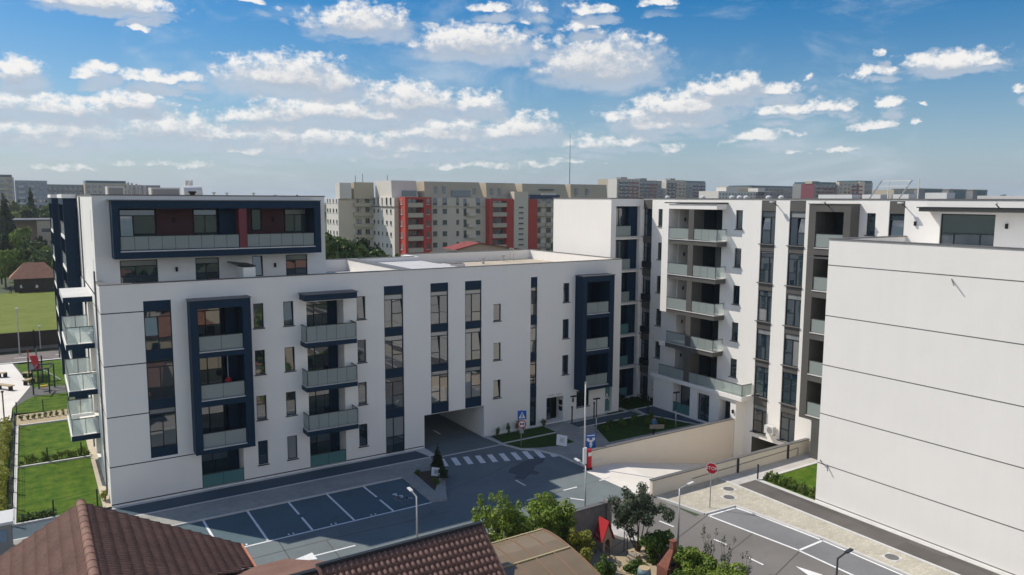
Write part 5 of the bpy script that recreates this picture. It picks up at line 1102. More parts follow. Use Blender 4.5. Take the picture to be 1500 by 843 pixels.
t = thing('play_tower', 'playground tower with a tilted red panel and red posts', 'play tower', (-.2, 88.5, 0)); m = MB(); m.add([(-.5, 86.6, 2.75), (.15, 86.5, 2.75), (.4, 86.2, 1.5), (-.15, 86.3, 1.45), (-.5, 86.7, 2.78), (.15, 86.6, 2.78), (.4, 86.3, 1.53), (-.15, 86.4, 1.48)], [(0, 1, 2, 3), (4, 5, 6, 7), (0, 1, 5, 4), (1, 2, 6, 5), (2, 3, 7, 6), (3, 0, 4, 7)]); m.build('panel', 'red', t)
for x, y, c in ((-.62, 91, 'red'), (.1, 91, 'coping'), (-.62, 87, 'darkmetal'), (.5, 87, 'darkmetal')): m = MB(); m.box(x - .06, x + .06, y - .06, y + .06, 0, 2.65); m.build('post', c, t)
m = MB(); m.box(-.6, .5, 87, 90.9, 1.1, 1.2); m.build('platform', 'darkmetal', t); m = MB(); m.quad((.5, 87.2, 1.2), (.5, 87.8, 1.2), (2.0, 86.8, .15), (2.0, 86.2, .15)); m.build('slide', 'steel', t)
for (x, y, dx, dy), lb in (((-.75, 90.0, .35, -.2), 'wooden bench with black block ends, the farther one by the swing'), ((-.65, 86.6, .4, .5), 'wooden bench with black block ends beside the swing'), ((-2.95, 91.2, .35, -.1), 'wooden bench with black ends at the far left edge of the plaza'), ((-2.6, 85.1, .6, -.8), 'long wooden bench with black ends at the left edge of the plaza')):
    t = thing('bench', lb, 'bench', (x, y, 0), 'benches on the plaza'); a = Vector((x - dx, y - dy, .46)); b = Vector((x + dx, y + dy, .46)); m = MB(); m.bar(a, b, .5, .08); m.build('seat', 'wood', t); m = MB()
    for q in (a.lerp(b, .12), a.lerp(b, .88)): m.box(q.x - .18, q.x + .18, q.y - .18, q.y + .18, 0, .418)
    m.build('block_end', 'black', t)
sheet('sports_field', [(-60, 108), (60, 107), (60, 171), (-60, 172)], .0, 'field', 'stuff')
t = thing('fence', 'long dark solid fence between the road and the sports field', 'fence', (0, 107, 0)); m = MB(); m.box(-50, 50, 107.0, 107.08, .25, 2.1); m.build('panel', 'darkwood', t); m = MB(); m.box(-50, 50, 106.9, 107.2, -.1, .25); m.build('plinth', 'coping', t)
for i in range(-5, 6): m = MB(); m.box(i * 5 - .07, i * 5 + .07, 106.85, 106.995, 0, 2.3); m.build('post', 'black', t)
for (x, y, h), lb in (((-1.5, 103.4, 5.4), 'tall grey lamp pole in front of the dark fence'), ((.6, 106.2, 2.7), 'short pale pole against the dark fence')):
    t = thing('lamp_post', lb, 'lamp post', (x, y, 0)); m = MB(); m.cyl((x, y, 0), (x, y, h), .07, 8, r2=.05); m.build('pole', 'steel', t); m = MB(); m.box(x - .15, x + .15, y - .1, y + .1, h, h + .15); m.build('lamp_head', 'cabinet', t)
t = thing('wooden_shed', 'dark timber pavilion with a brown shingle hip roof beyond the sports field', 'shed', (.5, 174, 0)); m = MB(); m.box(-2.6, 4.2, 172.2, 177, 0, 2.7); m.build('wall', 'darkwood', t); m = MB(); m.add([(-3.4, 171.4, 2.6), (4.9, 171.4, 2.6), (4.9, 178, 2.6), (-3.4, 178, 2.6), (-.8, 174.6, 5.5), (2.6, 174.6, 5.5)], [(0, 1, 5, 4), (1, 2, 5), (2, 3, 4, 5), (3, 0, 4), (3, 2, 1, 0)]); m.build('roof', 'tile_red', t)
# ================================================================== BACKGROUND BUILDINGS
WM = {}
def win_mesh(wd, ht, face_, m):
    key = (round(wd, 2), round(ht, 2), face_, m)
    if key not in WM:
        mb = MB()
        if face_ == 'y': mb.box(-wd / 2, wd / 2, -.06, .02, -ht / 2, ht / 2); mb.box(-wd / 2 - .12, wd / 2 + .12, -.16, .02, -ht / 2 - .16, -ht / 2 - .005, 1)
        else: mb.box(-.06, .02, -wd / 2, wd / 2, -ht / 2, ht / 2); mb.box(-.16, .02, -wd / 2 - .12, wd / 2 + .12, -ht / 2 - .16, -ht / 2 - .005, 1)
        me = bpy.data.meshes.new('window'); me.from_pydata(mb.v, [], mb.f); me.materials.append(M_[m]); me.materials.append(M_['slabtop'])
        for p, mi in zip(me.polygons, mb.m): p.material_index = mi
        WM[key] = me
    return WM[key]
def win(par, face_, x, y, z, wd, ht, m='glass'):
    o = bpy.data.objects.new('window', win_mesh(wd, ht, face_, m)); COL.objects.link(o); o.parent = par; o.location = Vector((x, y, z)) - OFF[par.name]; return o
def bpart(par, name, m, *boxes):
    mb = MB()
    for b in boxes: mb.box(*b)
    return mb.build(name, m, par)
def balc(par, x0, x1, y, z, m='beige', d=1.2):
    return bpart(par, 'balcony', [m][0], (x0, x1, y - d, y - .003, z, z + 1.05))
rb = random.Random(17)
RBD = thing('apartment_building', 'large cream apartment building with dark red towers and stepped roof, behind the low block', 'apartment building', (80, 176, 0))
bpart(RBD, 'wall', 'cream', (80, 106.9, 180, 195, 0, 18.5))
bpart(RBD, 'wall', 'cream', (106.9, 152, 180.002, 195, 0, 18.45))
bpart(RBD, 'wall', 'white2', (79.9, 79.998, 180.02, 195.02, 0, 18.45))
bpart(RBD, 'wall', 'cream', (70.5, 79.9, 195, 204.5, 0, 18.2)); bpart(RBD, 'wall', 'white2', (70.4, 70.498, 195.02, 204.5, 0, 18.2))
# red towers
bpart(RBD, 'red_tower', 'redmat', (81.1, 81.9, 176, 179.99, 0, 18.7), (86.3, 88.6, 176, 179.99, 0, 18.7), (81.9, 86.3, 178.4, 179.99, 0, 18.7), (81.9, 86.3, 176, 178.39, 18.1, 18.7))
bpart(RBD, 'red_tower', 'redmat', (107.2, 108.3, 178, 179.98, 0, 18.4), (112.9, 115.1, 178, 179.98, 0, 18.4), (108.3, 112.9, 179.4, 179.98, 0, 18.4), (108.3, 112.9, 178, 179.39, 17.8, 18.4))
bpart(RBD, 'red_tower', 'redmat', (120.2, 123.3, 178, 179.98, 0, 18.3)); bpart(RBD, 'stair_tower', 'cream', (115.2, 119.9, 177.7, 179.98, 0, 20.4))
# stepped upper storey with slanting gable ends
def attic(x0, x1, y0, z0, z1, sl=1.4, m='beige'):
    mb = MB(); yb = 194
    mb.add([(x0, y0, z0), (x1, y0, z0), (x1, yb, z0), (x0, yb, z0), (x0, y0 + .4, z1), (x1 - sl, y0 + .4, z1), (x1 - sl, yb, z1), (x0, yb, z1)], [(0, 1, 5, 4), (1, 2, 6, 5), (2, 3, 7, 6), (3, 0, 4, 7), (4, 5, 6, 7)]); return mb.build('attic', m, RBD)
attic(89.2, 107.4, 181.2, 18.5, 22.85); attic(108.3, 119.2, 181.3, 18.45, 22.8); attic(120.3, 137, 181.2, 18.45, 22.75); attic(137.8, 152, 181.4, 18.45, 22.85, .2); attic(80.6, 88.2, 183, 18.5, 23.0, .5, 'white2'); attic(74.5, 80.2, 196, 18.2, 22.6, .1); attic(70.5, 73.8, 197, 18.2, 22.4, .1, 'white2')
bpart(RBD, 'cornice', 'beige', (79.8, 81.05, 179.8, 180.0, 16.0, 16.25), (88.65, 107.15, 179.85, 179.998, 16.05, 16.3)); bpart(RBD, 'cornice', 'coping', (79.7, 79.9, 180, 195, 16.0, 16.3))
for z in (3, 6, 9, 12, 15, 17.6):
    for x, wd in ((91.6, 1.2), (94.5, 1.3), (98.4, .8), (104.8, 1.4)):
        win(RBD, 'y', x, 180, z, wd, 1.3 if z < 17 else 2.0, rb.choice(('glass', 'glass', 'glass2')))
    win(RBD, 'y', 100.7, 180, z - .3, .9, 2.1); bpart(RBD, 'balcony', 'cream', (101.3, 103.6, 178.9, 179.997, z - 1.4, z - .4))
    for x in (81.5,): win(RBD, 'x', 81.1, 178, z, .9, 1.4, 'curtain'); win(RBD, 'y', 87.5, 176, z, .8, 1.4, 'glass2')
    for (a, b, y) in ((81.9, 86.3, 178.4), (108.3, 112.9, 179.4)):
        bpart(RBD, 'balcony', 'beige', (a + .05, b - .05, y - 2.3 if a < 90 else y - 1.5, y - .01, z - 1.5, z - .35)); win(RBD, 'y', a + 1.2, y, z + .25, 1.9, 1.5); win(RBD, 'y', b - 1.2, y, z + .25, 1.7, 1.5, 'glass2')
    for x in (125.0, 128.6): bpart(RBD, 'balcony', 'beige', (x - 1.6, x + 1.7, 178.9, 179.98, z - 1.5, z - .4)); win(RBD, 'y', x, 180, z + .25, 1.7, 1.5)
    for x in (133.5, 138, 142.5, 147): win(RBD, 'y', x, 180, z, 1.2, 1.3)
    for y in (182.2, 184.8, 187.8, 190.4, 193.2): win(RBD, 'x', 79.9, y, z, .9 if y != 187.8 else .5, 1.0 if z < 17 else 1.9, rb.choice(('glass', 'glass2')))
    for y in (196.3, 198.8, 201.4, 203.4): win(RBD, 'x', 70.4, y, z, .8, 1.0, 'glass')
    bpart(RBD, 'balcony', 'beige', (74.6, 79.85, 193.9, 194.99, z - 1.5, z - .5)); win(RBD, 'y', 76.0, 195, z + .2, 1.6, 1.4); win(RBD, 'y', 78.6, 195, z + .2, 1.2, 1.4)
for i in range(9): win(RBD, 'y', 117.5, 177.7, 4.0 + i * 1.5, 1.6, .4, 'glass'); 
for x, z in ((92.6, 20.6), (95, 20.6), (104.4, 20.2), (110, 20.3), (112.6, 20.3), (139.8, 20.6), (144, 20.6)): win(RBD, 'y', x, 181.35, z, 1.0, 2.0, 'glass2')
bpart(RBD, 'terrace_glass', 'glass', (97.2, 103.0, 181.0, 181.19, 18.9, 20.6), (124, 131, 181.0, 181.19, 18.6, 19.6), (83.5, 87.5, 182.7, 182.99, 19, 20.4)); bpart(RBD, 'awning', 'dkblue', (121, 131.5, 178.5, 180.9, 18.45, 19.6)); bpart(RBD, 'awning', 'white2', (125, 130, 178.3, 178.48, 19.5, 20.1)); bpart(RBD, 'awning', 'teal_r', (126, 131, 180.6, 181.2, 21, 21.25))
mb = MB()
for x, y, h in ((76.1, 197, 1.7), (78.2, 197, 2.2), (82.4, 190, 1.8)): mb.cyl((x, y, 22.3), (x, y, 22.8 + h), .07, 5)
mb.build('antenna', 'darkmetal', RBD)
t = thing('radio_mast', 'thin tall radio mast rising into the sky behind the cream building', 'mast', (151.3, 200, 0)); m = MB(); m.cyl((151.3, 200, 0), (151.3, 200, 30), .16, 6, r2=.12); m.build('lower_mast', 'coping', t); m = MB(); m.cyl((151.3, 200, 30), (151.3, 200, 39.5), .11, 6, r2=.06); m.build('upper_mast', 'coping', t)
t = thing('house', 'pinkish house with a low red gable roof in front of the cream building', 'house', (64, 112, 0)); m = MB(); m.prism([(60, 110), (72, 110), (72, 114), (60, 114)], 0, 9.4); m.add([(60, 110, 9.4), (72, 110, 9.4), (72, 110, 9.7), (64.2, 110, 10.85), (60, 110, 10.0)], [(0, 1, 2, 3, 4)]); m.build('wall', 'pinkr', t)
m = MB(); m.add([(59.3, 109.5, 9.95), (64.2, 109.5, 11.0), (72.8, 109.5, 9.6), (59.3, 114.4, 9.95), (64.2, 114.4, 11.0), (72.8, 114.4, 9.6), (59.3, 109.5, 9.8), (64.2, 109.5, 10.85), (72.8, 109.5, 9.45)], [(0, 1, 4, 3), (1, 2, 5, 4), (6, 7, 1, 0), (7, 8, 2, 1)]); m.build('roof', 'redroof', t)
def far(lab, x0, x1, y, dep, z1, m, side, nx, fl, cols=None, roof=None, balm=None, bz=None, name='apartment_building', extra=()):
    t = thing(name, lab, 'apartment building', (x0, y, 0)); bpart(t, 'wall', m, (x0, x1, y, y + dep, 0, z1)); bpart(t, 'side_wall', side, (x0 - .1, x0 - .003, y + .02, y + min(dep, 12), 0, z1))
    W = (x1 - x0) / nx; z = z1 - 2.2; n = 0
    while n < fl and z > 2:
        for i in range(nx):
            mm = rb.choice(('glass', 'glass', 'glass2', 'glass')); win(t, 'y', x0 + W * (i + .5), y, z, W * .62, 1.7, mm)
        if balm:
            for (a, b, bm) in balm: bpart(t, 'balcony', bm, (x0 + a * (x1 - x0), x0 + b * (x1 - x0), y - 1.3, y - .08, z - 1.75, z - .72))
        z -= 3.05; n += 1
    if roof: bpart(t, 'roof_band', roof, (x0 + .5, x1 - .5, y + .4, y + dep - 1, z1, z1 + 1.4))
    for e in extra: bpart(t, e[0], e[1], e[2])
    return t
far('far beige tower with maroon balconies, first of the pair on the skyline', 429.2, 455.5, 500, 26, 36.3, 'beige', 'white2', 5, 8, balm=[(.08, .46, 'dkblue'), (.52, .92, 'maroon')], extra=[('roof_box', 'greyr', (438, 445, 505, 512, 36.3, 37.9))])
far('far teal grey tower with maroon balconies, beside the first beige tower', 455.8, 483.4, 502, 24, 35.3, 'greyr', 'greyr', 5, 8, balm=[(.05, .35, 'teal_r'), (.38, .78, 'maroon')], extra=[('roof_box', 'greyr', (462, 470, 507, 514, 35.3, 37.4))])
far('far beige tower with pale balcony bands and a lit left edge', 487.2, 512, 500, 26, 36.3, 'beige', 'white2', 5, 8, balm=[(.06, .42, 'dkblue'), (.46, .95, 'beige')], extra=[('roof_box', 'greyr', (497, 503, 505, 512, 36.3, 37.9))])
far('far dark teal tower at the right end of the pair on the skyline', 512.3, 541, 503, 24, 34.6, 'greyr', 'greyr', 5, 8, roof='teal_r', balm=[(.42, .92, 'dkpurple')])
far('low white block with small square windows on the skyline', 444.5, 487, 400, 20, 25.2, 'white2', 'white2', 12, 2, extra=[('roof_box', 'white2', (455, 468, 402, 412, 25.2, 28.2)), ('roof_box', 'white2', (492, 500, 402, 412, 22, 28.0))])
far('grey flat block beside the low white one on the skyline', 487.3, 520, 402, 22, 25.0, 'greyr', 'greyr', 7, 2, extra=[('roof_box', 'beige', (470, 500, 415, 424, 24, 29.2))])
far('long grey block with a dark teal roof on the skyline', 515, 575, 430, 24, 29.5, 'greyr', 'beige', 12, 5, roof='teal_r', balm=[(.05, .2, 'beige'), (.3, .45, 'beige'), (.6, .75, 'greyr')])
far('far block with orange red edge and dark red balconies on the skyline', 521.5, 550, 372, 20, 31.6, 'greyr', 'maroon', 5, 6, roof='teal_r', balm=[(.1, .4, 'maroon'), (.5, .9, 'maroon')], extra=[('roof_box', 'beige', (521, 530, 374, 380, 31.6, 33.6))])
far('far cream tower with brown red balcony bands on the skyline', 550.5, 583, 370, 22, 33.4, 'beige', 'cream', 6, 6, balm=[(.52, .92, 'maroon')], extra=[('stair_tower', 'cream', (576, 583.5, 369, 369.9, 0, 34.2))])
far('far dark block next to the cream tower on the skyline', 584, 606, 376, 20, 33.8, 'greyr', 'greyr', 4, 6, roof='teal_r')
far('low brown block with dark vertical openings behind the roof frame', 560.5, 588, 330, 18, 27.1, 'beige', 'beige', 4, 4)
for x0, x1, lb in ((594, 630, 'leftmost of three far dark fronted blocks on the right skyline'), (640, 668, 'middle of three far dark fronted blocks on the right skyline'), (678.5, 703, 'rightmost of three far dark fronted blocks on the right skyline')):
    t = thing('apartment_building', lb, 'apartment building', (x0, 330, 0)); bpart(t, 'wall', 'greyr', (x0, x1, 330, 352, 0, 28.1)); bpart(t, 'front_panel', 'teal_r', (x0 + (x1 - x0) * .28, x1 - 3, 329.7, 329.99, 0, 27.5)); bpart(t, 'roof_band', 'beige', (x0 - .4, x1 + .2, 329.6, 352.2, 28.1, 28.5))
# left skyline
far('far beige tower cut by the left edge of the picture', -30, -4.4, 500, 20, 28.8, 'beige', 'beige', 7, 6, balm=[(.1, .9, 'beige')], extra=[('roof_rail', 'coping', (-29, -5, 500.5, 501, 28.8, 30.2))])
far('long grey blue apartment block on the left skyline', -3.8, 11.3, 500, 18, 27.2, 'bluegrey', 'bluegrey', 6, 7, balm=[(.1, .28, 'slabtop'), (.42, .6, 'slabtop')])
far('flat grey block with dark roof on the left skyline', 11.8, 30, 520, 20, 25.5, 'greyr', 'greyr', 7, 6)
far('beige block with hipped dark roof behind the penthouse flues', 30.2, 52, 505, 22, 26.4, 'beige', 'beige', 7, 6, roof='teal_r')
far('low dark block at the end of the left skyline', 52.5, 75, 540, 22, 26.0, 'greyr', 'greyr', 6, 6)
t = thing('school_building', 'long two storey beige building among the trees on the left', 'building', (-6, 240, 0)); bpart(t, 'wall', 'pinkr', (-30, 2.4, 240, 252, 0, 12.0)); bpart(t, 'wing', 'beige', (2.4, 22, 236, 248, 0, 11.9)); bpart(t, 'roof_edge', 'coping', (-30.1, 22.1, 235.8, 252.2, 12.0, 12.3))
for x in (-8, -5.5, -2.5, .3): win(t, 'y', x, 240, 9.0, 1.5, 1.2); win(t, 'y', x, 240, 5.2, 1.5, 1.2)
for x in (4.2, 5.6): win(t, 'y', x, 236, 6.2, .7, 1.0); win(t, 'y', x, 236, 9.4, 1.6, 1.0, 'coping')
# ------------------------------------------------------------------ background trees
PRO = {}
def ftree(kind, x, y, h, rr, lab, grp='trees beyond the sports field', ry=None):
    t = thing('tree' if kind != 'con' else 'conifer', lab, 'tree', (x, y, 0), grp)
    if kind not in PRO:
        rd = random.Random(len(PRO) + 5); f = MB()
        if kind == 'con': foliage(f, [(0, 0, .16 + .062 * i, .46 - .033 * i, .46 - .033 * i, .06) for i in range(13)], 2400, .085, 3)
        else: foliage(f, clumps(rd, (0, 0, .54), (.42, .42, .40), 26, .36), 5200, .062, len(PRO) + 9)
        lm = {'a': 'leaf_far', 'b': 'leaf_bright', 'c': 'leaf_dark', 'con': 'leaf_dark'}[kind]
        cro = f.build('crown', lm); q = MB(); q.cyl((0, 0, 0), (0, 0, .35), .03, 7, r2=.022)
        for i in range(5): a = i * 1.26; q.cyl((0, 0, .3), (math.cos(a) * .25, math.sin(a) * .25, .62), .015, 5, r2=.005)
        tr = q.build('trunk', 'bark'); PRO[kind] = (cro.data, tr.data)
        for o in (cro, tr): bpy.data.objects.remove(o)
    for nm, me in zip(('crown', 'trunk'), PRO[kind]):
        o = bpy.data.objects.new(nm, me); COL.objects.link(o); o.parent = t; o.scale = (rr * 2, (ry or rr) * 2, h); o.rotation_euler = (0, 0, 0)
    t.rotation_euler = (0, 0, (x * 7.3 + y) % 6.28)
    return t
big = ftree('a', 41.0, 112, 14.9, 6.6, 'broad green tree right of the penthouse in front of the cream building', 'trees behind the low block')
ftree('c', 46.0, 116, 13.2, 5.0, 'darker tree crown right behind the broad green tree', 'trees behind the low block'); ftree('b', 37.0, 112, 13.2, 5.0, 'lighter tree half hidden by the penthouse corner', 'trees behind the low block'); ftree('b', 53.0, 101, 12.0, 4.4, 'round bright treetop just above the low roof parapet', 'trees behind the low block'); ftree('a', 57.0, 104, 11.1, 2.2, 'small treetop against the red gable roof', 'trees behind the low block'); ftree('a', 48.5, 106, 11.0, 2.8, 'low treetop left of the bright one above the parapet', 'trees behind the low block'); ftree('c', 123.0, 165, 11, 3.0, 'dark treetop beside the white end wall of the tall block', 'trees behind the low block')
rt = random.Random(8)
for i, (k, x, y, h, rr, lb) in enumerate([('con', -4.2, 228, 19.6, 3.6, 'tall dark conifer at the left edge before the school'), ('con', 1.8, 290, 22, 2.8, 'dark conifer in front of the grey blue block'), ('con', -7.0, 232, 17, 3.4, 'second conifer at the very left edge'), ('a', -.5, 262, 17.2, 4.5, 'wide tree row piece behind the school, left'), ('a', 4.5, 262, 16.6, 4.2, 'wide tree behind the school, right of the conifer'), ('c', 1.8, 256, 16.3, 3.6, 'dark tree behind the school roof'), ('b', -2.6, 196, 12.6, 3.6, 'large bright tree beside the school front'), ('a', .6, 205, 10.2, 3.0, 'mid green tree before the school windows'), ('b', 3.2, 200, 8.8, 2.3, 'bright rounded tree by the school corner'), ('c', 2.8, 212, 10, 2.0, 'dark round tree in front of the school wing'), ('b', -4.2, 184, 9.2, 3.0, 'bright tree at the left edge near the shed'), ('c', -5.0, 190, 12.5, 3.0, 'dark tree at the left edge above the shed'), ('b', 5.4, 190, 7.0, 2.2, 'small bright tree behind the shed roof'), ('a', 1.4, 186, 7.2, 2.4, 'low tree straight behind the shed'), ('b', -1.0, 184, 6.5, 1.9, 'yellowish low tree left behind the shed'), ('a', 8.5, 225, 12.2, 3.5, 'tree hidden partly by the left balconies'), ('a', -3.0, 205, 11.5, 4.0, 'broad tree at the left behind the bright ones'), ('a', 1.9, 196, 8.2, 2.8, 'rounded green tree in the gap before the school'), ('b', -1.6, 222, 13.0, 3.4, 'light green tree standing before the school roof'), ('c', .8, 178.5, 6.0, 1.6, 'dark small tree directly behind the pavilion ridge')]):
    ftree(k, x, y, h, rr, lb)
for i, (k, x, y, h, rr) in enumerate((('a', 6, -8, 7.5, 3), ('b', 26, 0, 6.5, 2.6), ('c', 15, -26, 9, 3.5), ('a', 30, -26, 8.5, 3.4), ('b', -2, -30, 9, 3.6), ('a', 24, -52, 11, 4.5), ('c', 44, -56, 11, 4.2), ('a', 2, -58, 12, 4.6), ('b', -16, -24, 8, 3.2), ('c', 60, -70, 13, 5), ('a', -24, -70, 12, 5))):
    ftree(k, x, y, h, rr, ['garden tree under the camera, nearest the red hip roof', 'small bright garden tree near the side road', 'dark tree between the near houses', 'garden tree beside the cream house', 'bright tree behind the house under the camera', 'large tree behind the near houses, centre', 'dark tree at the side road, farther back', 'large tree behind the near houses, left', 'bright tree at the left near house', 'tall dark tree at the far end of the side road', 'tall tree at the far left of the near street'][i], 'garden trees of the near street')
for i, (k, x, y, h, rr) in enumerate((('a', -9, 315, 17.5, 5), ('b', -3.5, 305, 16.2, 4.5), ('a', 5.5, 318, 18.4, 5), ('b', 9.5, 308, 16.5, 4.4), ('c', 13.5, 312, 18, 4.6), ('a', -1, 330, 18.8, 5), ('b', 2.5, 300, 14.8, 4.2), ('a', 7.5, 296, 14.4, 4.4))):
    ftree(k, x, y, h, rr, 'leafy tree in the band below the grey blocks of the left skyline', 'tree band below the left skyline')
for i, (x, y, h, rr) in enumerate(((123.5, 400, 22.3, 5), (109, 400, 21.6, 5), (132, 410, 21.4, 4), (690, 305, 26.4, 11), (672, 300, 23.8, 9), (706, 300, 25.8, 9))): ftree('c' if i % 2 else 'a', x, y, h, rr, ['distant treetop over the penthouse roof, larger', 'distant treetop over the penthouse roof, left', 'distant small treetop near the cream building', 'distant treetop at the right end of the skyline, tallest', 'distant low treetop at the right skyline', 'distant treetop cut by the right edge'][i], 'distant treetops on the skyline')
# far-off belt of trees and suburb that reads as one mass
f = MB(); rf_ = random.Random(77); bl = []
for i in range(260):
    a = RAD(rf_.uniform(5, 112)); d = rf_.uniform(560, 900); bl.append((math.cos(a) * d, math.sin(a) * d, rf_.uniform(4, 9), rf_.uniform(10, 20), rf_.uniform(10, 20), rf_.uniform(5, 8)))
foliage(f, bl, 16000, 3.2, 78); o = f.build('far_wood', 'leaf_far'); tag(o, kind='stuff')

# ================================================================== PEOPLE
def person(x, y, h, ang, lab, top, legs, pose='walk', hold=None, z=0):
    t = thing('person', lab, 'person', (x, y, z)); s = h / 1.72
    J = {'pel': (0, 0, .95), 'waist': (0, 0, 1.08), 'chest': (0, .02, 1.32), 'neck': (0, .02, 1.47), 'head': (0, .03, 1.58), 'crown': (0, .03, 1.70),
         'lh': (-.1, 0, .9), 'lk': (-.11, .14, .5), 'la': (-.11, .02, .08), 'lt': (-.11, .17, .04), 'rh': (.1, 0, .9), 'rk': (.11, .02, .5), 'ra': (.11, -.22, .12), 'rt': (.11, -.08, .04),
         'ls': (-.19, .02, 1.40), 'le': (-.25, .0, 1.13), 'lw': (-.22, .2, .98), 'lf': (-.21, .27, .95), 'rs': (.19, .02, 1.40), 're': (.25, .0, 1.13), 'rw': (.22, .2, .98), 'rf': (.21, .27, .95)}
    RR = {'pel': .13, 'waist': .125, 'chest': .14, 'neck': .055, 'head': .09, 'crown': .055, 'lh': .085, 'lk': .058, 'la': .04, 'lt': .035, 'rh': .085, 'rk': .058, 'ra': .04, 'rt': .035, 'ls': .055, 'le': .042, 'lw': .03, 'lf': .022, 'rs': .055, 're': .042, 'rw': .03, 'rf': .022}
    E = [('pel', 'waist'), ('waist', 'chest'), ('chest', 'neck'), ('neck', 'head'), ('head', 'crown')] + [e for d in 'lr' for e in ((('pel', d + 'h')), (d + 'h', d + 'k'), (d + 'k', d + 'a'), (d + 'a', d + 't'), ('chest', d + 's'), (d + 's', d + 'e'), (d + 'e', d + 'w'), (d + 'w', d + 'f'))]
    ks = list(J); me = bpy.data.meshes.new('body'); me.from_pydata([tuple(c * s for c in J[k]) for k in ks], [(ks.index(a), ks.index(b)) for a, b in E], [])
    ob = bpy.data.objects.new('body', me); COL.objects.link(ob)
    sk = ob.modifiers.new('s', 'SKIN'); sb = ob.modifiers.new('u', 'SUBSURF'); sb.levels = sb.render_levels = 1
    for i, k in enumerate(ks): me.skin_vertices[0].data[i].radius = (RR[k] * s, RR[k] * s)
    me.skin_vertices[0].data[0].use_root = True
    dg = bpy.context.evaluated_depsgraph_get(); nm = bpy.data.meshes.new_from_object(ob.evaluated_get(dg)); bpy.data.objects.remove(ob)
    for mm in ('skin', top, legs, 'hair'): nm.materials.append(M_[mm])
    for p in nm.polygons:
        c = p.center / s; p.use_smooth = True
        if c.z > 1.62 or (c.z > 1.52 and c.y < 0): p.material_index = 3
        elif c.z > 1.47: p.material_index = 0
        elif c.z > .96 and not (abs(c.x) > .17 and c.y > .14): p.material_index = 1
        elif c.z <= .96 and not (abs(c.x) > .17 and c.y > .14): p.material_index = 2
    b = bpy.data.objects.new('body', nm); COL.objects.link(b); b.parent = t; b.rotation_euler = (0, 0, RAD(ang)); return t
person(40.3, 41.95, 1.55, -75, 'person in a blue top and dark trousers carrying a long pale board', 'cloth_blue', 'cloth_dark')
m = MB(); m.bar((39.65, 41.72, .86), (41.05, 41.6, .70), .06, .32); bd = m.build('carried_board', 'woodgrey'); tag(bd, 'long pale board carried by the person in blue', 'board')
for (x, y), lb, c in (((-1.5, 170.5), 'person in white standing left in front of the dark pavilion', 'cloth_white'), ((1.1, 169.5), 'person in a pale top standing on the field before the pavilion', 'cloth_white'), ((-3.2, 169.5), 'person in dark clothes at the left end of the pavilion', 'cloth_dark'), ((4.0, 168.5), 'person in dark clothes on the field edge beside the side balconies', 'cloth_dark')):
    person(x, y, 1.75, 40 * x, lb, c, 'cloth_dark')

# ================================================================== SKY, SUN, CAMERA
SX, SY = .56, .75
el = math.atan(1 / math.hypot(SX, SY)); sdir = Vector((-SX, SY, 1)).normalized()
sun = bpy.data.lights.new('sun', 'SUN'); sun.energy = 4.0; sun.angle = RAD(.5); sun.color = (1, .93, .83)
so = bpy.data.objects.new('sun', sun); COL.objects.link(so); so.location = (-200, 300, 400); so.rotation_euler = sdir.to_track_quat('Z', 'Y').to_euler()
W = bpy.data.worlds.new('World'); sc.world = W; W.use_nodes = True; nt = W.node_tree; N = nt.nodes; L = nt.links
W.cycles.sampling_method = 'MANUAL'; W.cycles.sample_map_resolution = 512
bg = N['Background']; bg.inputs['Strength'].default_value = .12
sky = N.new('ShaderNodeTexSky'); sky.sky_type = 'NISHITA'; sky.sun_disc = False; sky.sun_elevation = el; sky.sun_rotation = math.atan2(-SX, SY); sky.ozone_density = 3.0; sky.dust_density = .6; sky.air_density = 1.0; sky.altitude = 100
